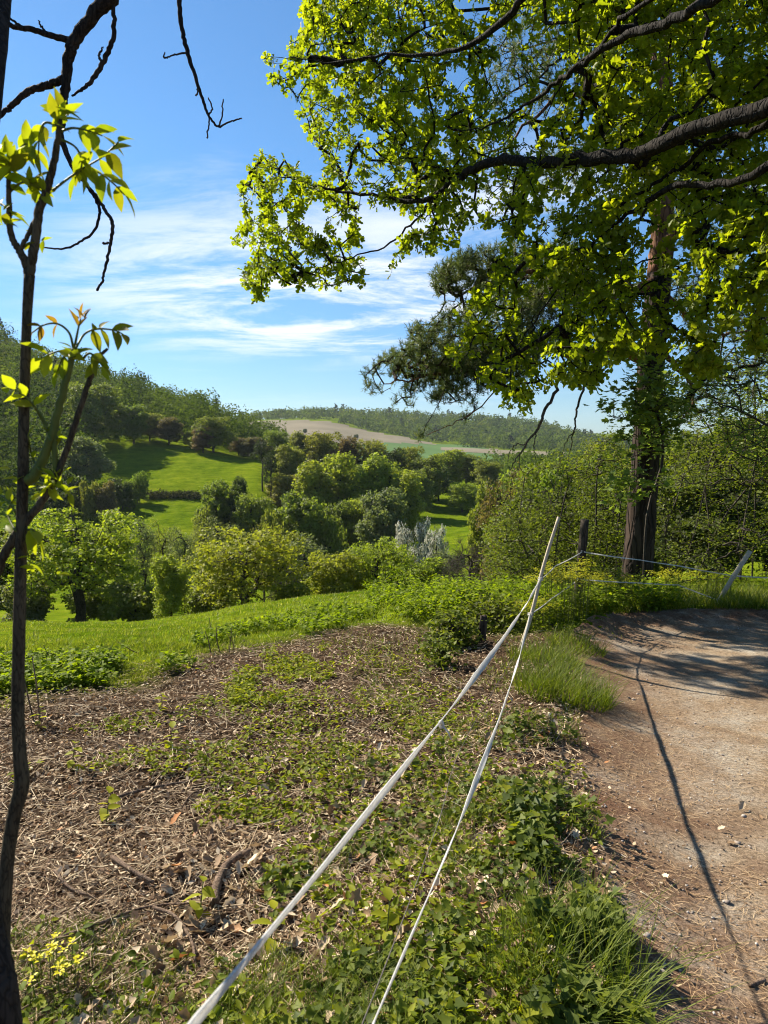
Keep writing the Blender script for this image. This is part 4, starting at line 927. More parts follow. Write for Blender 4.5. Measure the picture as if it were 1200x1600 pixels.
# ---------------------------------------------------------------- bushes and young trees behind the fence
M_bushleaf = leaf_mat('hornbeam_leaf', [(0, (.060, .080, .012)), (.5, (.115, .148, .018)), (1, (.215, .245, .028))], trans=.5, tcol=(1.3, 1.3, .4), rough=.55, spec=.2)
M_mapleleaf = leaf_mat('maple_leaf', [(0, (.13, .18, .035)), (.5, (.19, .25, .05)), (1, (.27, .33, .08))], trans=.5, tcol=(1.2, 1.25, .55), rough=.5, spec=.25)
M_bushwood = plain_mat('shrub_stem', (.03, .024, .018), (.07, .055, .042), 25)
def bush(name, label, cat, poly, drange, n, root_px, leaf_t, leaf_s, nleaf, mat, seed, thr=.02, freq=.9, stems=6, group=None, spread=.13, flat=.35):
    r = np.random.default_rng(seed); t = thing(name, label, cat, (0, 0, 0), 0, group)
    hole = lambda q: (vnoise(q[:, 0] + q[:, 1], q[:, 2] - q[:, 1] * .4, freq, seed) + .5 * vnoise(q[:, 1] - q[:, 0], q[:, 2], freq * 2.3, seed + 1) > thr) & (q[:, 2] > G(q[:, 0], q[:, 1]) + .1)
    q = px_sample(poly, n, lambda px, py: (np.full(px.shape, drange[0]), np.full(px.shape, drange[1])), r, hole)
    b, bp = [], []
    for s in range(stems):
        g = on_ground(root_px[s % len(root_px)] + r.normal() * 8, r.uniform(drange[0] * .75 + drange[1] * .25, drange[1] * .75 + drange[0] * .25)); top = q[np.argsort(np.hypot(q[:, 0] - g[0] - r.normal() * .7, q[:, 1] - g[1]) - q[:, 2] * .5)[0]]
        pp = catmull([g - [0, 0, .2], g * .7 + top * .3 + r.normal(size=3) * .1 + [0, 0, .25], g * .3 + top * .7 + r.normal(size=3) * .1, top], 4); o0 = len(b); b += list(pp); bp += [-1] + list(range(o0, o0 + len(pp) - 1))
    nodes, par, tips = grow(np.array(b), np.array(bp), q, .3, .16, rise=1.0); rad = np.minimum(pipe_radii(par, tips, .0035, .45), .024); ch = par >= 0
    m_ = MB(); m_.add(*segs(nodes[par[ch]], nodes[ch], np.minimum(rad[par[ch]], rad[ch] * 1.3), rad[ch], 4)); m_.build('stems', M_bushwood, t)['kind'] = 'stuff'
    N = len(q) * nleaf; c = np.repeat(nodes[tips], nleaf, 0) + r.normal(size=(N, 3)) * spread * np.array([1, 1, .6]); td = np.repeat(unit(nodes[tips] - nodes[np.maximum(par[tips], 0)]), nleaf, 0)
    Y = unit(td * .5 + r.normal(size=(N, 3)) * np.array([1, 1, flat]) + [0, 0, -.2]); up = unit(r.normal(size=(N, 3)) * .45 + [0, 0, 1]); X, Y, Z = frames(Y, up)
    m_ = MB(); m_.add(*stamp(*leaf_t, c, X, Y, Z, leaf_s * (.6 + .8 * r.random(N)), np.clip(np.repeat(r.random(len(q)), nleaf) * .6 + r.random(N) * .4, 0, 1))); o = m_.build('foliage', mat, t); o['kind'] = 'stuff'
    return t
BF = 'bushes behind the fence'
bush('hornbeam_bush', 'dense green bush between the leaning pole and the fence post', 'bush', [(765, 930), (758, 860), (775, 800), (800, 770), (830, 730), (870, 705), (910, 720), (930, 790), (930, 930)], (14.5, 18.5), 1000, (820, 860, 890), OVATE_LO, .062, 14, M_bushleaf, 101, group=BF)
bush('hornbeam_bush', 'dark green bush between the fence post and the pine trunk', 'bush', [(905, 930), (905, 800), (895, 720), (925, 690), (965, 670), (985, 720), (985, 930)], (15, 19), 700, (930, 960), OVATE_LO, .062, 14, M_bushleaf, 103, group=BF)
bush('maple_sapling', 'young maple with pale leaves clinging around the pine trunk', 'sapling', [(940, 640), (960, 600), (1000, 560), (1060, 560), (1075, 640), (1050, 700), (1055, 770), (1010, 765), (985, 780), (960, 790), (950, 745), (990, 720), (945, 700), (970, 665)], (11.4, 12.6), 300, (1015,), MAPLE, .10, 6, M_mapleleaf, 105, thr=-.05, stems=1, spread=.11)
bush('thicket', 'airy yellow-green thicket filling the gap right of the pine', 'bush', [(1030, 935), (1025, 800), (1040, 700), (1090, 690), (1150, 660), (1260, 640), (1330, 700), (1330, 935)], (13.2, 18.5), 1050, (1060, 1110, 1170, 1230, 1290), OVATE_LO, .060, 12, M_bushleaf, 107, group=BF, stems=10, thr=.05)
bush('overhanging_shrub', 'leafy shrub with long arching twigs at the right frame edge', 'bush', [(1090, 640), (1060, 600), (1120, 520), (1250, 480), (1320, 520), (1320, 760), (1200, 740), (1120, 690)], (10.5, 12.5), 520, (1290, 1320), OVATE_LO, .075, 7, M_mapleleaf, 109, thr=.0, stems=4, group=BF)
bush('young_tree', 'tall leafy young tree filling the sky right of the pine trunk', 'tree', [(1045, 760), (1050, 640), (1075, 560), (1090, 470), (1160, 420), (1260, 400), (1350, 470), (1350, 760)], (14.5, 19), 1400, (1180,), OVATE_LO, .070, 10, M_bushleaf, 111, thr=.0, stems=1, group=BF)

# ---------------------------------------------------------------- near left: leaning tree with hanging bare limbs, and the ash sapling
M_dark = bark_mat('dark_smooth_bark', (.016, .013, .011), (.040, .032, .026), 40, .3, .4)
M_stem = bark_mat('sapling_bark', (.045, .035, .022), (.095, .075, .045), 60, .25, .3)
M_green = plain_mat('green_shoot', (.085, .105, .02), (.13, .15, .03), 40, .6, .1)
lt = thing('leaning_tree', 'dark slender leaning tree at the left frame edge with bare hanging twigs', 'tree', (0, 0, 0))
g = on_ground(-10, 1.05)
tp = np.array([g + [0, 0, -.1], P(0, 1640, 1.02), P(-14, 1530, 1.02), P(-34, 1430, 1.05), P(-70, 1150, 1.15), P(-80, 800, 1.3), P(-60, 450, 1.5), P(-18, 160, 1.75), P(0, 0, 1.95), P(20, -180, 2.2), P(60, -400, 2.5), P(110, -620, 2.8)])
m_ = MB(); m_.add(*tube(catmull(tp, 8), [.040, .036, .034, .033, .032, .030, .029, .028, .027, .026, .024, .02], 14, .04)); m_.build('trunk', M_dark, lt, True)
for pp, rad in (([(60, -400, 2.5), (150, -120, 2.5), (178, -20, 2.5), (150, 20, 2.5), (122, 55, 2.5), (108, 85, 2.5), (104, 125, 2.5), (98, 165, 2.5), (96, 215, 2.5), (112, 258, 2.5), (140, 295, 2.5)], [.030, .027, .025, .022, .020, .0185, .016, .0145, .011, .008, .006]),
        ([(110, 63, 2.5), (75, 54, 2.5), (48, 46, 2.45), (15, 40, 2.4), (-30, 20, 2.3), (-60, 0, 2.1)], [.011, .010, .009, .008, .007, .006]), ([(74, 54, 2.5), (65, 42, 2.5), (60, 32, 2.5)], [.004, .003, .002]), ([(38, 44, 2.5), (25, 35, 2.45), (10, 27, 2.4)], [.005, .004, .003]),
        ([(103, 122, 2.5), (92, 128, 2.5), (68, 135, 2.5), (45, 143, 2.5), (22, 162, 2.5), (5, 176, 2.5), (-30, 205, 2.5), (-70, 215, 2.5)], [.014, .0125, .012, .011, .0095, .008, .006, .004]),
        ([(172, -12, 2.5), (178, 28, 2.5), (176, 62, 2.5), (166, 88, 2.5), (152, 112, 2.5), (140, 130, 2.5), (126, 141, 2.5), (112, 150, 2.5)], [.006, .007, .008, .0085, .008, .007, .005, .003]),
        ([(158, 96, 2.5), (155, 88, 2.5), (157, 80, 2.5), (161, 73, 2.5)], [.004, .0035, .0035, .002]),
        ([(140, 295, 2.5), (152, 315, 2.5), (155, 335, 2.5), (147, 360, 2.5), (125, 378, 2.5), (95, 389, 2.5), (62, 385, 2.5)], [.007, .0055, .005, .0045, .004, .0035, .002]),
        ([(141, 296, 2.5), (158, 318, 2.5), (172, 340, 2.5), (176, 355, 2.5), (172, 385, 2.5), (166, 412, 2.5), (160, 438, 2.5), (152, 454, 2.5)], [.007, .006, .006, .006, .005, .0048, .004, .0045]),
        ([(171, 379, 2.5), (165, 380, 2.5), (161, 380, 2.5)], [.003, .004, .004]),
        ([(110, -620, 2.8), (240, -330, 2.9), (276, -60, 3.0), (281, 0, 3.0), (285, 48, 3.0), (294, 84, 3.0), (308, 130, 3.0), (318, 160, 3.0), (326, 181, 3.0), (341, 197, 3.0), (360, 190, 3.0), (378, 185, 3.0)], [.020, .014, .010, .0095, .009, .0085, .007, .006, .005, .004, .0032, .003]),
        ([(293, 83, 3), (278, 84, 3), (263, 89, 3), (257, 90, 3), (257, 82, 3)], [.004, .0035, .003, .0035, .002]), ([(307, 128, 3), (309, 142, 3), (306, 150, 3)], [.0035, .003, .0035]),
        ([(327, 181, 3), (326, 198, 3), (323, 216, 3)], [.0035, .003, .003]), ([(327, 180, 3), (331, 168, 3), (326, 153, 3)], [.0035, .003, .0025]), ([(342, 196, 3), (347, 180, 3), (349, 155, 3)], [.0035, .003, .0025])):
    p, rr = limb(pp, rad, 7, .0015); m_ = MB(); m_.add(*tube(p, rr, 8, .12)); m_.build('limb', M_dark, lt, True)

ash = thing('ash_sapling', 'slim young tree in the left foreground with fresh translucent yellow-green leaves', 'sapling', (0, 0, 0))
D = 1.28
g = on_ground(-8, 1.25)
st = np.array([g - [0, 0, .08], P(-6, 1720, D), P(2, 1560, D), P(6, 1430, D), P(12, 1340, D), P(22, 1275, D), P(34, 1225, D), P(31, 1180, D), P(28, 1110, D), P(30, 980, D), P(33, 850, D), P(36, 740, D), P(38, 620, D), P(42, 500, D), P(46, 430, D)])
m_ = MB(); m_.add(*tube(catmull(st, 7), [.017, .015, .0135, .013, .0128, .0128, .0142, .012, .0115, .011, .0102, .0095, .009, .0082, .0092], 14, .025)); m_.build('stem', M_stem, ash, True)
for pp, rad, mt in (([(46, 432, D), (38, 405, D), (28, 388, D), (18, 368, D), (14, 330, D), (14, 262, D)], [.0085, .007, .006, .0055, .005, .0035], M_stem), ([(46, 432, D), (52, 395, D), (60, 335, D), (70, 305, D), (84, 255, D), (92, 205, D), (95, 185, D)], [.009, .008, .0075, .007, .006, .005, .003], M_stem),
        ([(30, 392, D), (38, 378, D), (58, 340, D), (76, 305, D)], [.005, .004, .004, .003], M_stem),
        ([(-60, 985, D), (-20, 925, D), (10, 860, D), (40, 815, D), (68, 780, D), (95, 728, D), (118, 660, D), (138, 600, D), (150, 562, D), (168, 545, D)], [.009, .009, .0085, .008, .0072, .006, .0052, .0048, .004, .0025], M_stem),
        ([(40, 752, D), (55, 742, D), (72, 705, D), (88, 655, D), (100, 605, D), (112, 560, D), (116, 545, D)], [.0105, .009, .008, .0072, .0065, .0055, .0045], M_green),
        ([(86, 740, D), (86, 700, D), (88, 668, D)], [.005, .0045, .003], M_green), ([(52, 745, D), (76, 690, D), (70, 660, D), (50, 628, D)], [.004, .003, .0025, .002], M_green)):
    p, rr = limb(pp, rad, 7, .0006); m_ = MB(); m_.add(*tube(p, rr, 9, .05)); m_.build('shoot', mt, ash, True)
ASHL = strip_leaf([0, .08, .22, .42, .62, .82, 1.0], [.012, .07, .165, .21, .185, .10, .006], fold=.38, droop=.18)
M_ashleaf = leaf_mat('fresh_ash_leaf', [(0, (.20, .12, .03)), (.2, (.19, .19, .02)), (.6, (.22, .27, .022)), (1, (.30, .33, .03))], trans=.6, tcol=(1.5, 1.5, .35), rough=.5, spec=.2, var=60)
LEAFM = []
for k in range(6):
    V, F = ASHL; m_ = MB(); m_.add(V, F, k / 5); LEAFM.append(m_.build('leaflet', M_ashleaf, mesh_only=True))
def leaflet(parent, base, tip, w=1.0, tone=None, roll=None):
    o = link('leaflet', LEAFM[int(rng.integers(1, 6)) if tone is None else tone], parent)
    d = np.asarray(tip) - np.asarray(base); L = float(np.linalg.norm(d)); o.location = base
    q = Vector(d / L).to_track_quat('Y', 'Z'); o.rotation_euler = q.to_euler(); o.rotation_euler.rotate_axis('Y', rng.uniform(-1.1, 1.1) if roll is None else roll)
    o.scale = (L * w, L, L); return o
def compound(pts_px, pairs, ln, down=.7, tone=None, d=D, w=1.0):
    """a leaf stalk with paired leaflets: the stalk is a part, the leaflets its sub-parts"""
    p = catmull(np.array([P(a, b, d + .02 * math.sin(i * 2.1 + a)) for i, (a, b) in enumerate(pts_px)]), 6)
    m_ = MB(); m_.add(*tube(p, [.0024, .0018, .0012], 6)); ra = m_.build('leaf_stalk', M_green, ash, True)
    L = .78 * ln / FPX * d
    for k in range(pairs):
        t = .38 + .6 * (k + .5) / pairs; i = int(t * (len(p) - 2)); ax = unit(p[i + 1] - p[i])
        for s in (-1, 1):
            side = unit(np.cross(ax, [0, 1, 0])) * s; dr = unit(ax * .7 + side * .75 + np.array([0, rng.normal() * .5, -down * (.6 + .6 * rng.random())]))
            leaflet(ra, p[i], p[i] + dr * L * (.8 + .4 * rng.random()), w, tone)
    dr = unit(unit(p[-1] - p[-2]) + [0, rng.normal() * .3, -.3]); leaflet(ra, p[-1], p[-1] + dr * L, w, tone)
def star(px, py, n, ln, d=D, tone=None, spread=1.0, up=.4, w=1.0):
    for k in range(n):
        c = P(px + rng.normal() * 5, py + rng.normal() * 6, d + rng.normal() * .012); dr = unit(np.array([rng.normal() * spread, rng.normal() * .5, up + rng.normal() * .7]))
        leaflet(ash, c, c + dr * .72 * ln / FPX * d * (.6 + .7 * rng.random()), w, tone)
compound([(82, 298), (105, 280), (130, 263), (160, 245), (185, 222)], 4, 52, .9)
compound([(120, 268), (150, 268), (175, 285), (195, 305)], 3, 48, .5)
compound([(95, 205), (115, 200), (140, 205), (160, 212)], 3, 50, .5)
compound([(90, 215), (118, 230), (128, 255), (120, 275)], 3, 48, .6)
compound([(88, 195), (70, 192), (62, 210), (60, 240)], 3, 40, .7)
compound([(14, 262), (25, 240), (40, 225), (52, 232)], 3, 50, .3); compound([(14, 265), (0, 240), (-18, 228)], 3, 50, .3)
compound([(15, 300), (35, 285), (55, 292), (66, 300)], 3, 42, .6); compound([(16, 330), (0, 318), (-20, 325)], 3, 40, .4)
star(95, 182, 16, 46, up=.35, spread=1.0); star(18, 262, 18, 50, up=.4); star(45, 290, 12, 42); star(70, 300, 6, 36); star(10, 340, 10, 36); star(62, 372, 4, 30, up=-.2)
compound([(115, 545), (108, 520), (90, 506), (68, 508), (50, 520)], 2, 34, .5, 0); compound([(116, 545), (122, 515), (126, 498)], 1, 32, -1.2, 0, w=.7)
compound([(118, 545), (132, 522), (152, 514), (178, 516), (192, 522)], 4, 38, .45, 1); star(126, 498, 6, 26, up=1.2, tone=0, spread=.5, w=.7)
compound([(112, 560), (100, 548), (82, 552), (66, 560)], 2, 52, .3, 5, w=1.25); compound([(114, 552), (98, 560), (90, 580)], 2, 36, .9, 3); star(116, 555, 6, 34, tone=3)
compound([(128, 562), (140, 552), (152, 562), (160, 572)], 3, 36, .6, 2)
compound([(80, 690), (68, 660), (50, 630), (30, 612), (12, 605)], 3, 36, .1, 5, w=1.3); compound([(62, 735), (50, 712), (44, 680)], 2, 28, .2, 2)
star(92, 678, 7, 26, up=.6); star(85, 755, 22, 34, up=.1, tone=4); star(70, 765, 8, 38, up=-.3, tone=5, w=1.3); star(105, 765, 6, 26, tone=2)
compound([(24, 800), (10, 780), (-8, 770)], 2, 40, .0, 5); compound([(24, 830), (12, 800), (28, 770)], 2, 36, .2, 4); star(20, 750, 4, 34, tone=5); star(18, 825, 5, 34, tone=4, up=.3)
compound([(38, 830), (52, 828), (62, 850)], 2, 40, .9, 5, w=1.5); star(52, 880, 5, 30, tone=4, up=-.2); star(90, 885, 4, 22, tone=2, up=0)

# ---------------------------------------------------------------- electric fence
def fence_tape_mat():
    m, n, l, out = nt('white_fence_tape'); tc = n.new('ShaderNodeTexCoord'); nz = noise(n, l, 90, 4, .6, tc.outputs['Object'])
    col = ramp(n, l, nz, [(.3, (.60, .59, .56)), (.6, (.80, .79, .76)), (.8, (.88, .87, .84))])
    b = n.new('ShaderNodeBsdfPrincipled'); b.inputs['Roughness'].default_value = .6; l.new(col, b.inputs['Base Color'])
    t = n.new('ShaderNodeBsdfTranslucent'); l.new(col, t.inputs[0]); mx = n.new('ShaderNodeMixShader'); mx.inputs[0].default_value = .5
    l.new(b.outputs[0], mx.inputs[1]); l.new(t.outputs[0], mx.inputs[2]); l.new(mx.outputs[0], out.inputs[0]); return m
M_tape = fence_tape_mat()
M_pole = plain_mat('weathered_pale_wood', (.34, .28, .19), (.56, .48, .35), 60, .8, .4)
M_post = bark_mat('old_dark_post_wood', (.030, .023, .018), (.075, .058, .044), 30, .1, .6)
def ribbon(name, pts, width, label, twist=.5, sag=.03, th=.0012, seed=1, group='fence tapes'):
    """a woven tape: thin box section, slightly twisted, with raised edge cords"""
    r = np.random.default_rng(seed); P_ = []
    for a, b in zip(pts[:-1], pts[1:]):
        a = np.asarray(a); b = np.asarray(b); n = max(6, int(np.linalg.norm(b - a) / .05)); t = np.linspace(0, 1, n, endpoint=False)[:, None]
        q = a * (1 - t) + b * t; q[:, 2] -= (sag * np.linalg.norm(b - a) / 5) * (4 * t * (1 - t))[:, 0]; P_.append(q)
    p = np.concatenate(P_ + [np.asarray(pts[-1])[None]]); n = len(p); T_ = unit(np.gradient(p, axis=0))
    s = np.concatenate([[0], np.cumsum(np.linalg.norm(np.diff(p, axis=0), axis=1))])
    ang = twist * np.sin(s * 1.7 + seed) + .35 * np.sin(s * 4.1 + 2 * seed)
    side = unit(np.cross(T_, [0, 0, 1.0])); up = np.cross(side, T_)
    W = np.cos(ang)[:, None] * up + np.sin(ang)[:, None] * side; N = np.cross(T_, W)
    hw = width / 2 * (1 + .06 * np.sin(s * 23 + seed))[:, None]
    prof = [(-1, th * 1.8), (-.8, th * 1.8), (-.72, th), (.72, th), (.8, th * 1.8), (1, th * 1.8), (1, -th), (-1, -th)]
    V = np.concatenate([(p + W * hw * a + N * b)[:, None] for a, b in prof], 1); k = len(prof)
    i, j = np.meshgrid(np.arange(n - 1), np.arange(k), indexing='ij'); F = np.stack([i * k + j, i * k + (j + 1) % k, (i + 1) * k + (j + 1) % k, (i + 1) * k + j], -1).reshape(-1, 4)
    return tag(mk(name, V.reshape(-1, 3), [F], M_tape), label, 'fence tape', group)
gp = on_ground(811, 7.0); top = P(873, 808, 7.25); gp[2] -= .1
pole = thing('fence_pole', 'thin pale pole leaning right that carries both white tapes', 'pole', (0, 0, 0))
m_ = MB(); m_.add(*tube(catmull([gp, gp * .66 + top * .34 + [.012, 0, 0], gp * .33 + top * .67 + [-.008, 0, 0], top], 6), [.021, .019, .018, .016], 10, .05)); m_.build('shaft', M_pole, pole, True)
def on_pole(py):
    t = (1028 - py) / (1028 - 808); return gp * (1 - t) + top * t
A1 = on_pole(902); A2 = on_pole(955)
for A in (A1, A2):
    m_ = MB(); a = np.linspace(0, 4 * math.pi, 30); m_.add(*tube(A + np.stack([np.cos(a) * .023, np.sin(a) * .023, (a / 12.6 - .5) * .035], -1), .005, 6)); m_.build('tape_wrap', M_tape, pole, True)
N1 = P(302, 1600, .74); N2 = P(582, 1600, 1.22)
utape = ribbon('fence_tape', [N1 + (N1 - A1) * .28, N1, A1], .025, 'upper white tape crossing the foreground from bottom left to the leaning pole', .5, .05, seed=3)
kn = P(690, 1115, 0.74 + (A1[1] - .74) * .42)
_t = np.linspace(0, 1, 400); _l = N1 * (1 - _t[:, None]) + A1 * _t[:, None]; _p = 600 + FPX * _l[:, 0] / (_l[:, 1] * CP - (_l[:, 2] - EYE) * SP); kn = _l[np.argmin(np.abs(_p - 690))] - [0, 0, .05 * np.linalg.norm(A1 - N1) / 5 * .9]
m_ = MB(); a = np.linspace(0, 5 * math.pi, 36); m_.add(*tube(kn + np.stack([np.cos(a) * .006, (a / 15.7 - .5) * .02, np.sin(a) * .009], -1), .0032, 6)); m_.add(*tube([kn, kn + [.02, -.01, -.02], kn + [.03, -.01, -.045]], [.003, .003, .002], 5)); m_.build('knot', M_tape, utape, True)
ribbon('fence_tape', [N2 + (N2 - A2) * .25, N2, A2], .023, 'lower white tape running from bottom centre to the leaning pole', .6, .12, seed=5)
w_ = P(566, 1600, 1.3); m_ = MB(); m_.add(*tube(catmull([w_ + (w_ - on_pole(1000)) * .2, w_, P(683, 1290, 2.35), P(730, 1150, 4.0), on_pole(1000)], 12), .0016, 6))
tag(m_.build('fence_wire', plain_mat('dull_wire', (.08, .07, .06), (.15, .13, .11), 40, .5), None, True), 'thin dark wire hanging just left of the lower white tape', 'wire')
B = on_ground(903, 9.6); pt = P(914, 812, 9.55)
post = thing('fence_post', 'dark upright wooden fence post left of the pine trunk', 'post', (0, 0, 0))
m_ = MB(); m_.add(*tube(catmull([B - [0, 0, .2], B * .5 + pt * .5 + [.01, 0, 0], pt], 6), [.064, .06, .056], 12, .08)); m_.build('shaft', M_post, post, True)
I1 = P(910, 862, 9.46); I2 = P(904, 905, 9.46)
M_ins = plain_mat('insulator_plastic', (.05, .05, .05), (.09, .09, .09), 20, .4, .05)
for I in (I1, I2):
    m_ = MB(); m_.add(*tube([I + [0, .05, 0], I + [0, .01, 0], I - [0, .02, 0], I - [0, .03, 0]], [.012, .018, .02, .008], 10)); m_.build('insulator', M_ins, post, True)
SB = on_ground(1124, 10.2); ST = P(1172, 861, 10.0)
stake = thing('wooden_stake', 'pale wooden stake leaning right in the grass right of the pine', 'stake', (0, 0, 0))
m_ = MB(); m_.add(*tube([SB - [.05, 0, .15], SB * .5 + ST * .5, ST], [.034, .036, .034], 10, .06)); m_.build('shaft', M_pole, stake, True)
K1 = SB * .45 + ST * .55; K2 = SB * .9 + ST * .1
ribbon('fence_tape', [A1, P(868, 884, 8.3), I1], .012, 'short upper tape from the leaning pole back to the dark post', .4, .04, seed=7)
ribbon('fence_tape', [A2, P(862, 935, 8.3), I2], .012, 'short lower tape from the leaning pole back to the dark post', .4, .04, seed=8)
ribbon('fence_tape', [I1, P(1000, 875, 10.0), P(1060, 884, 10.1), K1], .016, 'upper tape from the dark post past the pine trunk to the stake', .6, .03, seed=9)
ribbon('fence_tape', [I2, P(1000, 911, 10.0), P(1060, 914, 10.1), K2], .016, 'lower tape from the dark post past the pine trunk to the stake', .6, .03, seed=10)
ribbon('fence_tape', [K1, P(1260, 905, 10.4)], .016, 'tape running off to the right from the leaning stake', .6, .03, seed=11)
sb = on_ground(757, 7.6)
bd = thing('broken_post_stump', 'short dark broken post between the two tapes and the bramble', 'post stump', (sb[0], sb[1], sb[2]), .4)
m_ = MB(); V, F = tube(catmull([(0, 0, -.1), (0, 0, .1), (.01, 0, .26)], 4), [.05, .05, .046], 8, .12); V[:, 1] *= .55; V[-10:, 2] += rng.random(10) * .03; m_.add(V, F); m_.build('shaft', M_post, bd)

# ---------------------------------------------------------------- ground cover (near)
_tx = np.arange(-300, 1421, 12.0); _ty = np.arange(896, 1685, 6.0)
_TX, _TY = np.meshgrid(_tx, _ty, indexing='ij'); _hx, _hy, _hh = pix2ground(_TX.ravel(), _TY.ravel(), 8)
_HY = np.where(_hh, _hy, 60.0).reshape(_TX.shape)
def pix_fast(px, py):
    """photo pixel -> ground point, by table"""
    fx = np.clip((px - _tx[0]) / 12, 0, len(_tx) - 1.001); fy = np.clip((py - _ty[0]) / 6, 0, len(_ty) - 1.001); i = fx.astype(int); j = fy.astype(int); a = fx - i; b = fy - j
    y = 1 / ((1 / _HY[i, j] * (1 - a) + 1 / _HY[i + 1, j] * a) * (1 - b) + (1 / _HY[i, j + 1] * (1 - a) + 1 / _HY[i + 1, j + 1] * a) * b)
    v = (800 - py) / FPX; return (px - 600) / FPX * y / (CP + v * SP), y, y < 45
def pix_points(poly, n, r, thr=None):
    """ground points under an outline given in photo pixels"""
    xs = [p[0] for p in poly]; ys = [p[1] for p in poly]; ox, oy = [], []; got = 0
    while got < n:
        px = r.uniform(min(xs), max(xs), n); py = r.uniform(min(ys), max(ys), n); ok = in_poly(px, py, poly); px, py = px[ok], py[ok]
        x, y, h = pix_fast(px, py); k = h & (path_sd(x, y) < .02)
        if thr is not None: k &= thr(x, y)
        ox.append(x[k]); oy.append(y[k]); got += k.sum()
    x = np.concatenate(ox)[:n]; y = np.concatenate(oy)[:n]; return np.stack([x, y, G(x, y)], -1)
def world_points(box, n, r, thr=None):
    ox = []; got = 0
    while got < n:
        x = r.uniform(box[0], box[1], n * 2); y = r.uniform(box[2], box[3], n * 2)
        k = np.ones(len(x), bool) if thr is None else thr(x, y); q = np.stack([x[k], y[k]], -1); ox.append(q); got += len(q)
    q = np.concatenate(ox)[:n]; return np.column_stack([q, G(q[:, 0], q[:, 1])])
r_g = np.random.default_rng(91)
def gframes(n, tilt=.5):
    up = unit(np.column_stack([r_g.normal(size=n) * tilt, r_g.normal(size=n) * tilt, np.ones(n)])); a = r_g.random(n) * 6.283
    Y = np.column_stack([np.cos(a), np.sin(a), np.zeros(n)]); Y = unit(Y - up * (Y * up).sum(1, keepdims=True)); return np.cross(Y, up), Y, up

# dry leaf litter
M_litter = ramp_mat('dry_leaf_litter', [(0, (.055, .031, .017)), (.2, (.15, .090, .048)), (.45, (.30, .20, .115)), (.7, (.50, .38, .24)), (.92, (.70, .58, .41)), (1, (.40, .17, .055))], .7, .2, .2)
def not_turf(x, y): return (grassiness(x, y) < .75 * r_g.random(x.shape) + .1) & (path_sd(x, y) < .02 + .3 * r_g.random(x.shape) ** 3)
FRAG = (np.array([(-.2, 0, .05), (.15, .05, .0), (.28, .5, .08), (.05, 1, .12), (-.25, .6, -.02)]), [np.array([(0, 1, 2), (0, 2, 4), (2, 3, 4)])])
mb = MB()
q1 = pix_points([(-150, 1000), (950, 960), (1000, 1650), (-150, 1650)], 34000, r_g, not_turf)
q2 = world_points((-6, 1.5, -1.0, 9), 16000, r_g, not_turf); q = np.concatenate([q1, q2]); n = len(q)
X, Y, Z = gframes(n, .55); q[:, 2] += .004 + .022 * r_g.random(n); mb.add(*stamp(*FRAG, q, X, Y, Z, .012 + .024 * r_g.random(n) ** 1.5, r_g.random(n)))
q = pix_points([(100, 1180), (900, 1130), (960, 1650), (100, 1650)], 1100, r_g, lambda x, y: not_turf(x, y) & (x > -1.2 + .1 * y)); n = len(q); X, Y, Z = gframes(n, .6); q[:, 2] += .012 + .02 * r_g.random(n)
CURL = strip_leaf([0, .18, .36, .5, .7, .84, 1.0], [.02, .12, .26, .17, .30, .17, .04], fold=.45, droop=-.2)
mb.add(*stamp(*CURL, q, X, Y, Z, .035 + .035 * r_g.random(n), r_g.random(n) ** .8))
tag(mb.build('leaf_litter', M_litter), 'dry brown leaf litter covering the cleared ground', 'leaf litter', kind='stuff')
lit = pix_points([(250, 1280), (900, 1250), (960, 1640), (250, 1640)], 180, r_g, not_turf)
lit = lit[:110]
CM = []
for k in range(4):
    V, F = CURL; m_ = MB(); m_.add(V + rng.normal(size=V.shape) * .02, F, [.45, .7, .88, 1.0][k]); CM.append(m_.build('dry_leaf', M_litter, mesh_only=True))
for p_ in lit:
    o = link('dry_leaf', CM[int(r_g.integers(4))], ground); o.location = p_ + [0, 0, .03]; o.rotation_euler = (r_g.normal() * .5, r_g.normal() * .5, r_g.random() * 6.28); o.scale = (.045 + .035 * r_g.random(),) * 3
# fine twigs and straw
M_straw = ramp_mat('dry_twigs_and_straw', [(0, (.07, .042, .024)), (.35, (.22, .14, .08)), (.7, (.45, .335, .205)), (1, (.70, .57, .38))], .8, .2)
q1 = pix_points([(-150, 1010), (900, 975), (900, 1650), (-150, 1650)], 17000, r_g, not_turf); q2 = world_points((-6, 1, 1, 9), 7000, r_g, not_turf); q = np.concatenate([q1, q2]); n = len(q)
a = r_g.random(n) * 6.283; L = (.04 + .16 * r_g.random(n) ** 2)[:, None]; dr = np.column_stack([np.cos(a), np.sin(a), r_g.normal(size=n) * .18]); A = q + [0, 0, .02] - dr * L / 2; B = q + [0, 0, .03] + dr * L / 2
A[:, 2] = np.maximum(A[:, 2], G(A[:, 0], A[:, 1]) + .004); B[:, 2] = np.maximum(B[:, 2], G(B[:, 0], B[:, 1]) + .004)
V, F = segs(A, B, np.full(n, .0016) + .0015 * r_g.random(n), np.full(n, .001), 3); mb = MB(); mb.add(V, F, np.repeat(r_g.random(n), 6)); tag(mb.build('twig_litter', M_straw), 'fine dry twigs and straw scattered over the litter', 'twigs', kind='stuff')

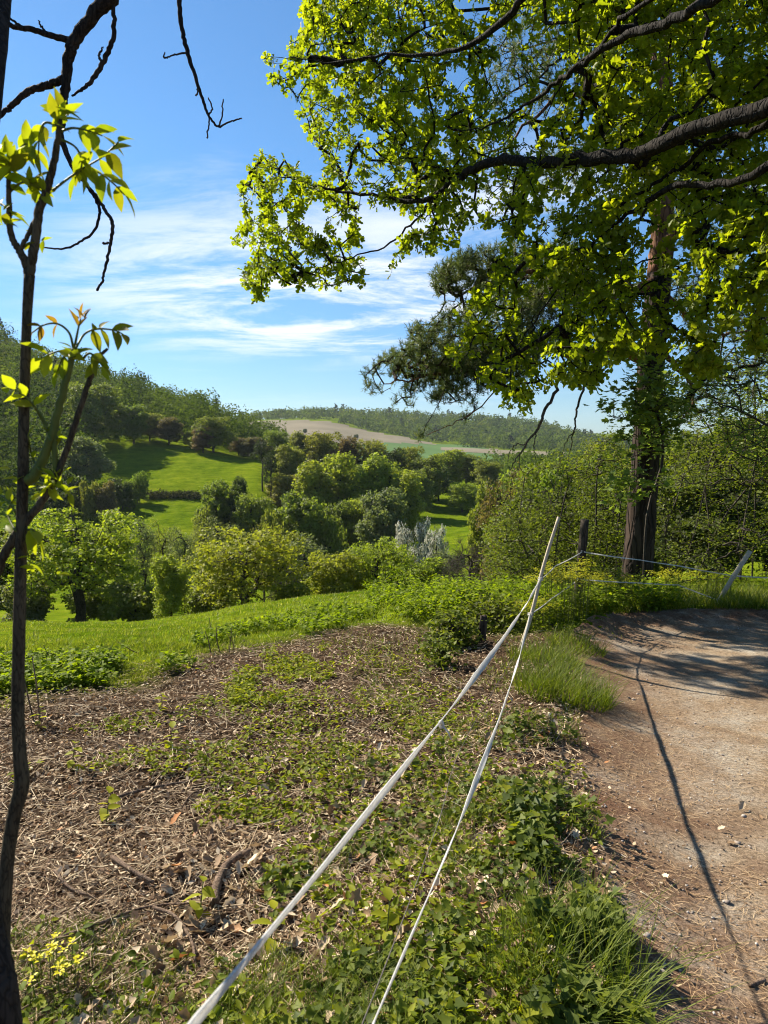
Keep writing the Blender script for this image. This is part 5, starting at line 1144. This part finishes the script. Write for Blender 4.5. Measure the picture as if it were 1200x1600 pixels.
# fallen sticks that can be told apart
M_stick = bark_mat('fallen_stick_bark', (.10, .065, .042), (.21, .145, .10), 40, .3, .4)
def stick(pix, rad, label, name='fallen_stick', group='sticks lying on the cleared ground', cat='stick', lift=.01, mat=None, d=None):
    x, y, _ = pix2ground(np.array([p[0] for p in pix]), np.array([p[1] for p in pix])); z = G(x, y) + np.array(rad if np.ndim(rad) else [rad] * len(pix))[:len(pix)] + lift
    p = catmull(np.stack([x, y, z], -1), 7); m_ = MB(); m_.add(*tube(p, rad, 8, .12)); return tag(m_.build(name, mat or M_stick, None, True), label, cat, group)
stick([(335, 1425), (338, 1400), (350, 1370), (368, 1352), (390, 1340)], [.020, .019, .018, .017, .015], 'thick bent brown branch piece lying left of the upper tape', 'broken_branch', None, 'branch piece', .015)
stick([(560, 1062), (600, 1082), (628, 1106)], [.012, .011, .008], 'straight pale stick lying in the middle clearing')
stick([(575, 1070), (590, 1085), (612, 1102)], [.007, .006, .005], 'thinner stick parallel to the straight pale stick')
stick([(175, 1352), (205, 1372), (240, 1392)], [.010, .009, .007], 'pale stick left of the thick bent branch piece', lift=.03)
stick([(85, 1372), (110, 1400), (150, 1415)], [.006, .006, .004], 'thin curved stick near the lower left sapling stem', lift=.03)
stick([(90, 1482), (160, 1455), (230, 1430), (305, 1423)], [.007, .006, .005, .003], 'long thin arched stick above the yellow flowers', lift=.03)
stick([(168, 1262), (200, 1248), (270, 1232), (360, 1218)], [.010, .009, .007, .005], 'long dark stick crossing the litter left of centre', lift=.02)
stick([(285, 1270), (300, 1250), (330, 1235)], [.004, .004, .003], 'thin pale bent twig beside the long dark stick', lift=.03)
stick([(15, 1372), (40, 1371), (68, 1369)], [.008, .008, .007], 'short brown stick right of the sapling stem')
stick([(240, 1435), (275, 1450), (300, 1490), (305, 1520)], [.007, .006, .006, .004], 'forked dry stem bending down right of the yellow flowers', lift=.04)
stick([(375, 1128), (400, 1136), (450, 1145), (490, 1153)], [.007, .007, .006, .004], 'long pale stick lying across the middle of the litter')
stick([(470, 1110), (476, 1100), (482, 1086)], [.009, .007, .004], 'small upright broken twig in the clearing', lift=.02)
stick([(355, 1032), (372, 1052), (400, 1075)], [.006, .005, .004], 'thin brown stick below the nettle bank')
stick([(205, 1400), (250, 1408), (300, 1415)], [.005, .005, .004], 'thin straight stick pointing at the thick bent branch piece')
stick([(1000, 1395), (1040, 1420), (1075, 1440)], [.003, .003, .002], 'long straw stalk lying on the path', 'straw_stalk', 'straw on the path', 'straw', .004, M_pole)
stick([(1080, 1425), (1100, 1432), (1125, 1438)], [.0022, .002, .002], 'short straw stalk at the path centre', 'straw_stalk', 'straw on the path', 'straw', .004, M_pole)

# green seedlings, ivy and herbs on the verge
M_herb = leaf_mat('herb_leaf', [(0, (.065, .100, .012)), (.4, (.120, .165, .014)), (.75, (.20, .235, .016)), (1, (.34, .34, .02))], trans=.5, tcol=(1.4, 1.35, .35), rough=.6, spec=.15)
M_ivy = leaf_mat('ivy_leaf', [(0, (.045, .066, .012)), (.45, (.090, .122, .015)), (.8, (.17, .20, .018)), (1, (.30, .30, .022))], trans=.42, tcol=(1.4, 1.4, .35), rough=.55, spec=.2)
M_grass = leaf_mat('grass_blade', [(0, (.075, .110, .012)), (.5, (.125, .170, .016)), (.85, (.20, .235, .022)), (1, (.36, .33, .13))], trans=.48, tcol=(1.3, 1.3, .4), rough=.55, spec=.2)
def leafy(poly, n, leaf_t, size, hgt, k, r, thr=None, pts=None, t0=0.0):
    """small plants: k leaves around a stem of height hgt; returns MB"""
    q = pix_points(poly, n, r, thr) if pts is None else pts; n = len(q); h = hgt * (.35 + .9 * r.random(n)); N = n * k
    c = np.repeat(q, k, 0); f = r.random(N); hh = np.repeat(h, k); a = r.random(N) * 6.283
    c = c + np.column_stack([np.cos(a), np.sin(a), np.zeros(N)]) * (.012 + .02 * r.random(N))[:, None]; c[:, 2] += hh * (.25 + .75 * f) + .012
    Y = np.column_stack([np.cos(a), np.sin(a), r.normal(size=N) * .4 + .05]); up = unit(np.column_stack([r.normal(size=N) * .45, r.normal(size=N) * .45, np.ones(N)])); X, Y, Z = frames(Y, up)
    tone = np.clip(t0 + (1 - t0) * (np.repeat(r.random(n), k) * .65 + r.random(N) * .35), 0, 1)
    mb = MB(); mb.add(*stamp(*leaf_t, c, X, Y, Z, size * (.55 + .9 * r.random(N)), tone)); return mb
patch = lambda f, s, t: (lambda x, y: vnoise(x, y, f, s) + .4 * vnoise(x, y, f * 3, s + 1) > t)
VERGE = [(470, 1190), (600, 1150), (740, 1100), (880, 1110), (930, 1300), (985, 1650), (300, 1650), (380, 1420), (480, 1290)]
m1 = leafy(VERGE, 820, IVY, .031, .07, 3, r_g, patch(2.6, 61, .05)); tag(m1.build('ivy', M_ivy), 'ivy and creeping leaves on the verge beside the path', 'ivy', kind='stuff')
PE = [(790, 1130), (890, 1150), (945, 1290), (980, 1420), (1005, 1650), (840, 1650), (820, 1400), (780, 1240)]
m1 = leafy(PE, 620, IVY, .038, .12, 4, r_g, patch(3.1, 62, -.06)); tag(m1.build('path_edge_herbs', M_ivy), 'lush lobed green leaves along the path edge', 'herbs', kind='stuff')
m1 = leafy(VERGE, 1150, OVATE_MID, .030, .07, 4, r_g, patch(3.3, 63, .04), t0=.3); tag(m1.build('verge_herbs', M_herb), 'low bright green herbs between the dead leaves', 'herbs', kind='stuff')
LFT = [(-150, 1060), (500, 1000), (720, 1000), (740, 1110), (500, 1270), (330, 1460), (-150, 1500)]
m1 = leafy(LFT, 1700, OVATE_MID, .029, .05, 4, r_g, patch(1.7, 65, .05), t0=.4); tag(m1.build('seedlings', M_herb), 'scattered yellow-green seedlings in the leaf litter', 'seedlings', kind='stuff')
m1 = leafy([(360, 1060), (420, 1020), (510, 1010), (520, 1060), (440, 1100), (360, 1110)], 420, OVATE_MID, .034, .07, 5, r_g, patch(2.2, 68, -.08), t0=.5); tag(m1.build('seedling_patch', M_herb), 'bright yellow-green patch of young plants at the litter edge', 'seedlings', kind='stuff')
m1 = leafy([(-50, 1460), (260, 1450), (330, 1650), (-50, 1650)], 110, OVATE, .030, .06, 4, r_g, patch(3, 67, -.05)); tag(m1.build('corner_herbs', M_herb), 'small green herbs in the lower left corner', 'herbs', kind='stuff')
# individual bright saplings in the litter
SL = 'young bramble shoots in the litter'
for i, (px, py, lab) in enumerate(((112, 1205, 'bright yellow-green shoot right of the sapling stem in the litter'), (250, 1110, 'yellow-green shoot in the upper litter below the nettles'), (165, 1290, 'yellow-green pair of leaves above the thin curved stick'), (310, 1440, 'yellow-green leaves at the lower end of the thick bent branch piece'),
        (265, 1175, 'bright shoot between the litter centre and the long dark stick'), (60, 1140, 'small bright shoot near the reddish stems at left'), (395, 1230, 'bright shoot left of the upper tape in mid litter'), (420, 1490, 'bright leaves close to the upper tape at lower centre'), (600, 1480, 'yellow leaf shoot between the two tapes low down'))):
    x, y, _ = pix2ground(np.array([px]), np.array([py])); q = np.array([[x[0], y[0], G(x, y)[0]]]); t = thing('bramble_shoot', lab, 'shoot', tuple(q[0]), 0, SL)
    st_ = catmull([(0, 0, -.02), (.01, 0, .06), (.02, .01, .12 + .05 * r_g.random())], 4); m_ = MB(); m_.add(*tube(st_, [.003, .002], 5)); m_.build('stem', M_green, t, True)
    for k in range(7):
        m_ = MB(); a = k * 2.4; c = st_[2 + k]; Y = np.array([[math.cos(a), math.sin(a), .1 + .2 * r_g.normal()]]); X, Y, Z = frames(Y, np.array([[r_g.normal() * .4, r_g.normal() * .4, 1]])); m_.add(*stamp(*OVATE, c[None], X, Y, Z, np.array([.05 + .03 * r_g.random()]), np.array([.8 + .2 * r_g.random()]))); m_.build('leaf', M_herb, t)

# meadow grass, nettle bank, weeds
M_meadow = leaf_mat('meadow_grass', [(0, (.115, .150, .016)), (.5, (.175, .215, .022)), (.85, (.24, .27, .032)), (1, (.42, .40, .17))], trans=.45, tcol=(1.25, 1.25, .45), rough=.5, spec=.25)
BL = blade(1, .05, .7)
q1 = pix_points([(-250, 925), (760, 905), (760, 1000), (520, 1010), (300, 1060), (-250, 1110)], 52000, r_g, lambda x, y: grassiness(x, y) > .35); q2 = world_points((-14, 3, 5, 20), 26000, r_g, lambda x, y: grassiness(x, y) > .4); q = np.concatenate([q1, q2]); n = len(q)
a = r_g.random(n) * 6.283; X = np.column_stack([np.cos(a), np.sin(a), np.zeros(n)]); Y = np.column_stack([-np.sin(a), np.cos(a), np.zeros(n)]); Z = unit(np.column_stack([r_g.normal(size=n) * .35, r_g.normal(size=n) * .35, np.ones(n)]))
h = (.03 + .04 * r_g.random(n)); dist = np.maximum(1, q[:, 1] / 7); mb = MB(); mb.add(*stamp(*BL, q, X, Y, Z, np.column_stack([h * 1.1 * dist, h, h]), r_g.random(n))); tag(mb.build('meadow_grass', M_meadow), 'short sunny meadow grass sloping away at left', 'grass', kind='stuff')
NETT = [(-250, 1040), (0, 1040), (120, 1036), (250, 1022), (330, 1000), (420, 972), (500, 958), (560, 945), (600, 950), (540, 980), (470, 1000), (380, 1015), (290, 1045), (180, 1075), (0, 1085), (-250, 1090)]
M_nettle = leaf_mat('nettle_leaf', [(0, (.10, .15, .010)), (.5, (.17, .235, .014)), (1, (.26, .31, .018))], trans=.55, tcol=(1.35, 1.35, .35), rough=.6, spec=.12)
m1 = leafy(NETT, 2300, OVATE_LO, .050, .14, 8, r_g, patch(1.1, 69, -.12)); tag(m1.build('nettles', M_nettle), 'bank of fresh green nettles between litter and meadow', 'nettles', kind='stuff')
WEED = [(560, 935), (640, 905), (760, 905), (850, 905), (850, 960), (790, 975), (700, 985), (600, 960)]
m1 = leafy(WEED, 1200, OVATE_LO, .055, .26, 9, r_g, patch(1.1, 70, -.15)); tag(m1.build('tall_weeds', M_nettle), 'tall fresh green weeds at the end of the clearing', 'weeds', kind='stuff')
# sparse grass through the clearing and verge
q = pix_points([(440, 960), (900, 960), (930, 1130), (880, 1250), (700, 1300), (560, 1200), (560, 1100)], 8000, r_g, patch(1.6, 71, -.12)); n = len(q)
def blades(q, h, w, tilt, mat, name, label, tmpl, cat='grass'):
    n = len(q); a = r_g.random(n) * 6.283; X = np.column_stack([np.cos(a), np.sin(a), np.zeros(n)]); Y = np.column_stack([-np.sin(a), np.cos(a), np.zeros(n)]); Z = unit(np.column_stack([r_g.normal(size=n) * tilt, r_g.normal(size=n) * tilt, np.ones(n)]))
    hh = h * (.4 + .9 * r_g.random(n)); mb = MB(); mb.add(*stamp(*tmpl, q, X, Y, Z, np.column_stack([w * np.ones(n), hh, hh]), r_g.random(n))); return tag(mb.build(name, mat), label, cat, kind='stuff')
BL3 = blade(4, 1.0, .9)
blades(q, .07, .0030, .5, M_grass, 'clearing_grass', 'short sparse grass creeping over the clearing', blade(2, 1.0, .9))
q = pix_points([(-80, 1470), (200, 1440), (330, 1560), (330, 1660), (-80, 1660)], 4200, r_g, patch(3, 73, -.2)); blades(q, .075, .0020, .45, M_grass, 'corner_grass', 'fine grass around the yellow flowers lower left', BL3)
q = pix_points([(380, 1400), (700, 1280), (960, 1250), (1000, 1660), (320, 1660)], 4200, r_g, patch(2.5, 75, .0)); blades(q, .12, .0022, .4, M_grass, 'verge_grass', 'loose grass blades among the verge leaves', BL3)
# strip of tall grass at the far side of the path
q = pix_points([(830, 985), (870, 955), (930, 962), (1000, 958), (1080, 952), (1250, 955), (1330, 960), (1330, 925), (1000, 925), (840, 940)], 9000, r_g); blades(q, .28, .0042, .3, M_grass, 'far_verge_grass', 'tall bright grass along the far side of the path', blade(3, 1.0, .9))
m1 = leafy([(840, 975), (930, 962), (1060, 955), (1060, 930), (850, 935)], 900, OVATE_LO, .06, .30, 8, r_g); tag(m1.build('far_verge_weeds', M_nettle), 'green weeds at the foot of the dark fence post', 'weeds', kind='stuff')
# two tussocks
def tussock(px, py, n, h, rad, label, w=.0035):
    x, y, _ = pix2ground(np.array([px]), np.array([py])); c = np.array([x[0], y[0], 0]); q = np.zeros((n, 3)); a = r_g.random(n) * 6.283; rr = rad * np.sqrt(r_g.random(n)); q[:, 0] = c[0] + rr * np.cos(a); q[:, 1] = c[1] + rr * np.sin(a); q[:, 2] = G(q[:, 0], q[:, 1])
    out = np.column_stack([np.cos(a), np.sin(a), np.zeros(n)]) * (rr / rad)[:, None] * .3; Z = unit(out + np.column_stack([.12 + r_g.normal(size=n) * .26, r_g.normal(size=n) * .26, np.ones(n)])); b = a + r_g.normal(size=n) * 1.6
    Y = np.column_stack([np.cos(b), np.sin(b), np.zeros(n)]); X = np.column_stack([-np.sin(b), np.cos(b), np.zeros(n)]); hh = h * (.45 + .7 * r_g.random(n)); mb = MB(); mb.add(*stamp(*blade(5, 1.0, 1.0), q, X, Y, Z, np.column_stack([np.full(n, w), hh, hh]), r_g.random(n) * .9)); o = mb.build('grass_tussock', M_grass); return tag(o, label, 'grass tuft', 'grass tussocks on the verge', 'stuff')
tussock(885, 1545, 520, .33, .26, 'long dark green grass tuft at the lower end of the verge', .0024)
tussock(880, 1080, 1300, .32, .38, 'bright grass tuft on the path edge by the leaning pole', .0026)
tussock(850, 1030, 700, .26, .34, 'grass tuft at the foot of the leaning pole', .0028)
tussock(900, 1010, 500, .24, .3, 'grass tuft where the path bends', .003)
# bramble between clearing and pole
def low_bush(px, d, rad, h, n, label, seed, mat, name='bramble_bush', cat='bush', leaf=.055, nleaf=7):
    r = np.random.default_rng(seed); g = on_ground(px, d); t = thing(name, label, cat, tuple(g))
    v = unit(r.normal(size=(n, 3))); v[:, 2] = np.abs(v[:, 2]); q = v * np.array([rad, rad, h]) * (.45 + .55 * r.random(n))[:, None]; q = q[vnoise(q[:, 0] + g[0], q[:, 2] + q[:, 1], 3.0, seed) > -.22]
    nodes, par, tips = grow(np.array([[0, 0, -.05], [0, 0, h * .2], [.02, 0, h * .5]]), np.array([-1, 0, 1]), q, .12, .2); rd = np.minimum(pipe_radii(par, tips, .002, .5), .02); ch = par >= 0
    m_ = MB(); m_.add(*segs(nodes[par[ch]], nodes[ch], rd[ch] * 1.1, rd[ch], 4)); m_.build('stems', M_bushwood, t)['kind'] = 'stuff'; N = len(q) * nleaf; c = np.repeat(nodes[tips], nleaf, 0) + r.normal(size=(N, 3)) * .05
    X, Y, Z = frames(unit(r.normal(size=(N, 3)) * [1, 1, .4]), unit(r.normal(size=(N, 3)) * .5 + [0, 0, 1])); m_ = MB(); m_.add(*stamp(*OVATE_LO, c, X, Y, Z, leaf * (.6 + .8 * r.random(N)), r.random(N))); o = m_.build('foliage', mat, t); o['kind'] = 'stuff'; return t
low_bush(708, 7.5, .34, .42, 200, 'dark bramble bush left of the broken post stump', 201, M_bushleaf); low_bush(780, 8.6, .55, .45, 320, 'leafy bush behind the two white tapes', 202, M_bushleaf); low_bush(735, 9.3, .55, .4, 260, 'green bush at the far end of the clearing', 203, M_nettle); low_bush(835, 8.6, .5, .55, 260, 'leafy weed bush behind the leaning pole', 204, M_nettle)
low_bush(690, 6.5, .22, .3, 110, 'small dark shrub in front of the bramble', 205, M_bushleaf); low_bush(620, 12, .4, .5, 200, 'bright green weed clump on the meadow crest', 206, M_nettle)
# spurge: yellow-green heads
M_spurge = leaf_mat('spurge_bract', [(0, (.13, .17, .018)), (.45, (.20, .24, .018)), (.7, (.36, .36, .02)), (1, (.50, .47, .025))], trans=.45, tcol=(1.25, 1.2, .4), rough=.45)
def spurge(px, d, rad, n, h, label, seed, name='spurge_plant', hi=.0):
    r = np.random.default_rng(seed); g = on_ground(px, d); t = thing(name, label, 'plant', tuple(g), 0, 'yellow-green spurge clumps'); a = r.random(n) * 6.283; rr = rad * np.sqrt(r.random(n)); b = np.column_stack([rr * np.cos(a), rr * np.sin(a), -.05 * np.ones(n)]); b[:, 2] += G(b[:, 0] + g[0], b[:, 1] + g[1]) - g[2]; tp_ = b + np.column_stack([np.cos(a) * .1 * rr, np.sin(a) * .1 * rr, h * (.75 + .35 * r.random(n))]); 
    m_ = MB(); m_.add(*segs(b, tp_, np.full(n, .004), np.full(n, .003), 4)); m_.build('stems', M_green, t)['kind'] = 'stuff'
    k = 16; f = r.random(n * k); c = np.repeat(b, k, 0) * (1 - f[:, None]) + np.repeat(tp_, k, 0) * f[:, None]; aa = r.random(n * k) * 6.283; Y = np.column_stack([np.cos(aa), np.sin(aa), .15 * np.ones(n * k)]); X, Y, Z = frames(Y); m_ = MB(); m_.add(*stamp(*OVATE_LO, c, X, Y, Z, .05 * (.6 + .6 * r.random(n * k)), r.random(n * k) * .35)); o = m_.build('leaves', M_spurge, t); o['kind'] = 'stuff'
    k = 22; c = np.repeat(tp_, k, 0) + r.normal(size=(n * k, 3)) * [.035, .035, .018]; aa = r.random(n * k) * 6.283; Y = np.column_stack([np.cos(aa), np.sin(aa), .3 * r.normal(size=n * k)]); X, Y, Z = frames(Y); m_ = MB(); m_.add(*stamp(*OVATE_LO, c, X, Y, Z, .034 * (.6 + .8 * r.random(n * k)) * np.ones(n * k), .45 + hi + .5 * r.random(n * k))); o = m_.build('flower_heads', M_spurge, t); o['kind'] = 'stuff'
spurge(880, 9.0, .42, 60, .72, 'yellow-green spurge clump between the leaning pole and the dark post', 301); spurge(950, 10.2, .45, 56, .56, 'yellow-green spurge clump right of the dark post', 302); spurge(1085, 11.0, .6, 50, .46, 'yellow spurge clump left of the leaning stake', 303); spurge(980, 10.6, .3, 24, .42, 'small spurge clump at the foot of the pine', 304); spurge(845, 8.2, .25, 18, .4, 'spurge stems right behind the leaning pole', 305)
x, y, _ = pix2ground(np.array([85.]), np.array([1550.]))
t = thing('yellow_flowers', 'clump of small yellow flowers in the lower left corner', 'flowers', (float(x[0]), float(y[0]), float(G(x, y)[0])))
n = 16; a = r_g.random(n) * 6.283; rr = .07 * np.sqrt(r_g.random(n)); b = np.column_stack([rr * np.cos(a), rr * np.sin(a), np.zeros(n)]); tp_ = b * 1.3 + np.column_stack([np.zeros(n), np.zeros(n), .10 + .05 * r_g.random(n)])
for i in range(n): m_ = MB(); m_.add(*tube([b[i] - [0, 0, .02], tp_[i]], [.002, .0015], 5)); m_.build('stem', M_green, t)
M_yel = leaf_mat('yellow_petal', [(0, (.55, .50, .01)), (1, (.75, .68, .02))], trans=.35, tcol=(1.1, 1.05, .5))
for i in range(n):
    k = 9; aa = np.arange(k) * .7; Y = np.column_stack([np.cos(aa), np.sin(aa), .3 + .3 * r_g.random(k)]); X, Y, Z = frames(Y); m_ = MB(); m_.add(*stamp(*OVATE_LO, np.repeat(tp_[i][None], k, 0) + r_g.normal(size=(k, 3)) * .006, X, Y, Z, .013 + .006 * r_g.random(k), r_g.random(k))); m_.build('flower', M_yel, t)
# reddish dead stems sticking up at the litter edge
DS = 'dead stems standing at the litter edge'
for px, py, tx_, ty_, lab in ((95, 1045, 68, 1008, 'dark bare stem leaning left out of the nettles'), (55, 1130, 38, 1062, 'reddish dead stem nearest the sapling'), (62, 1125, 50, 1025, 'tall dark stem beside the sapling'), (330, 1022, 320, 985, 'short dead stem at the left of the nettle bank end'), (345, 1020, 338, 980, 'dead stem second from the left in the nettle bank end'), (358, 1020, 362, 982, 'upright dead stem at the nettle bank end'), (365, 1018, 355, 990, 'short thin dead stem at the nettle bank end'), (225, 1020, 186, 1004, 'thin stem slanting over the nettles'), (334, 1000, 327, 965, 'thin pale stem above the nettle bank'), (75, 1110, 100, 1150, 'low reddish stalk leaning right at the litter edge')):
    x, y, _ = pix2ground(np.array([px]), np.array([py])); b = np.array([x[0], y[0], G(x, y)[0] - .03]); e = P(tx_, ty_, y[0] - .05); e[2] = max(e[2], b[2] + .06); m_ = MB(); m_.add(*tube(catmull([b, b * .5 + e * .5 + r_g.normal(size=3) * .012, e], 5), [.006, .005, .003], 6)); tag(m_.build('dead_stem', M_stick, None, True), lab, 'stem', DS)

# on the path: pine needles, gravel, stones, chips
M_pneed = ramp_mat('fallen_pine_needles', [(0, (.16, .085, .04)), (.5, (.32, .20, .10)), (1, (.52, .38, .22))], .6, .3)
def on_path(x, y): return (path_sd(x, y) > .02)
def path_points(n, box=(.4, 5.5, -.5, 9.6)): 
    return world_points(box, n, r_g, lambda x, y: on_path(x, y) & (r_g.random(x.shape) < np.clip(3.2 / np.hypot(x, y), .12, 1)))
q = path_points(26000); q = q[(vnoise(q[:, 0], q[:, 1], 1.7, 81) > -.22) | (r_g.random(len(q)) < .3)]; n = len(q); q[:, 2] += .006 + .004 * r_g.random(n); a = r_g.normal(size=n) * .9 + 2.6; L = .03 + .04 * r_g.random(n)
Y = np.column_stack([np.cos(a), np.sin(a), r_g.normal(size=n) * .05]); X, Y, Z = frames(Y); BAR = (np.array([(-.5, -.5, 0), (.5, -.5, 0), (.45, .1, .03), (.4, .5, 0), (-.4, .5, 0), (-.45, .1, .03)]), [np.array([(0, 1, 2, 5), (5, 2, 3, 4)])])
mb = MB(); mb.add(*stamp(*BAR, q, X, Y, Z, np.column_stack([np.full(n, .0022), L, L]), r_g.random(n))); tag(mb.build('pine_needles', M_pneed), 'rusty fallen pine needles strewn over the path', 'needles', kind='stuff')
q = world_points((.4, 4.5, -.5, 9.6), 3200, r_g, lambda x, y: on_path(x, y) & (r_g.random(x.shape) < np.clip(.9 - path_sd(x, y), .04, 1) * np.clip(3.2 / np.hypot(x, y), .15, 1))); n = len(q); q[:, 2] += .006 + .006 * r_g.random(n); X, Y, Z = gframes(n, .35); mb = MB(); mb.add(*stamp(*FRAG, q, X, Y, Z, .006 + .016 * r_g.random(n) ** 2, r_g.random(n) * .6)); tag(mb.build('path_litter', M_litter), 'crumbled brown leaf bits gathered along the path edge', 'leaf litter', kind='stuff')
OCT = (np.array([(1, 0, 0), (-.9, .1, 0), (.1, 1, .1), (0, -1, 0), (.1, .1, .7), (0, 0, -.6), (.6, .6, .4), (-.6, -.5, .35)]), [np.array([(0, 6, 4), (6, 2, 4), (2, 1, 4), (1, 7, 4), (7, 3, 4), (3, 0, 4), (0, 2, 6), (1, 3, 7), (0, 5, 2), (2, 5, 1), (1, 5, 3), (3, 5, 0)])])
M_grav = ramp_mat('path_gravel', [(0, (.10, .075, .055)), (.4, (.24, .19, .15)), (.8, (.36, .32, .28)), (1, (.50, .47, .43))], .85, .2)
q = path_points(6500); n = len(q); X, Y, Z = gframes(n, .4); s = .0028 + .006 * r_g.random(n) ** 2; q[:, 2] += s * .3 + .004; mb = MB(); mb.add(*stamp(*OCT, q, X, Y, Z, s, r_g.random(n))); tag(mb.build('gravel', M_grav), 'fine gravel trodden into the path', 'gravel', kind='stuff')
STM = []
for k in range(5): m_ = MB(); m_.add(OCT[0] * (1 + rng.normal(size=OCT[0].shape) * .12), OCT[1], [.3, .55, .75, .9, .5][k]); STM.append(m_.build('stone', M_grav, mesh_only=True))
q = path_points(22, (.9, 3.6, 1.6, 6.5))
for p_ in q: o = link('stone', STM[int(r_g.integers(5))]); o.location = p_ + [0, 0, .006]; o.rotation_euler = (r_g.normal() * .3, r_g.normal() * .3, r_g.random() * 6.28); s = .010 + .014 * r_g.random(); o.scale = (s, s * .85, s * .75); tag(o, 'small greyish stone lying loose on the dirt path', 'stone', 'loose stones on the path')
for px, py, s, tone, lab in ((1155, 1270, .075, 1, 'curled tan leaf on the path near the right frame edge'), (1120, 1300, .045, 2, 'small pale leaf left of the curled tan leaf'), (1035, 1370, .05, 2, 'pale yellow leaf on the path left of the shadow line'), (1185, 1275, .05, 0, 'dark curled leaf at the right frame edge of the path'), (930, 1190, .05, 0, 'dark leaf on the path edge by the herbs'), (1150, 1320, .05, 0, 'brown leaf low at the right side of the path')):
    x, y, _ = pix2ground(np.array([px]), np.array([py])); o = link('fallen_leaf', CM[tone]); o.location = (x[0], y[0], G(x, y)[0] + .015); o.rotation_euler = (r_g.normal() * .3, r_g.normal() * .3, r_g.random() * 6.28); o.scale = (s,) * 3; tag(o, lab, 'leaf', 'fallen leaves on the path')
stick([(1172, 1545), (1182, 1540), (1195, 1535)], [.007, .007, .006], 'short brown wood chip at the lower right of the path', 'wood_chip', None, 'wood chip', .004)

# ---------------------------------------------------------------- the air: a closed box of thin haze
hz = np.array([(x, y, z) for z in (-75.0, 130.0) for y in (-4300.0, 4300.0) for x in (-4300.0, 4300.0)])
m, n, l, out = nt('haze_air')
pv = n.new('ShaderNodeVolumePrincipled'); pv.inputs['Color'].default_value = (.80, .90, 1.0, 1); pv.inputs['Density'].default_value = .00005; pv.inputs['Anisotropy'].default_value = .3
l.new(pv.outputs[0], out.inputs['Volume'])
tag(mk('haze', hz, [[(0, 2, 3, 1), (4, 5, 7, 6), (0, 1, 5, 4), (2, 6, 7, 3), (0, 4, 6, 2), (1, 3, 7, 5)]], m), 'thin bluish summer haze filling the valley air', 'haze', kind='stuff')
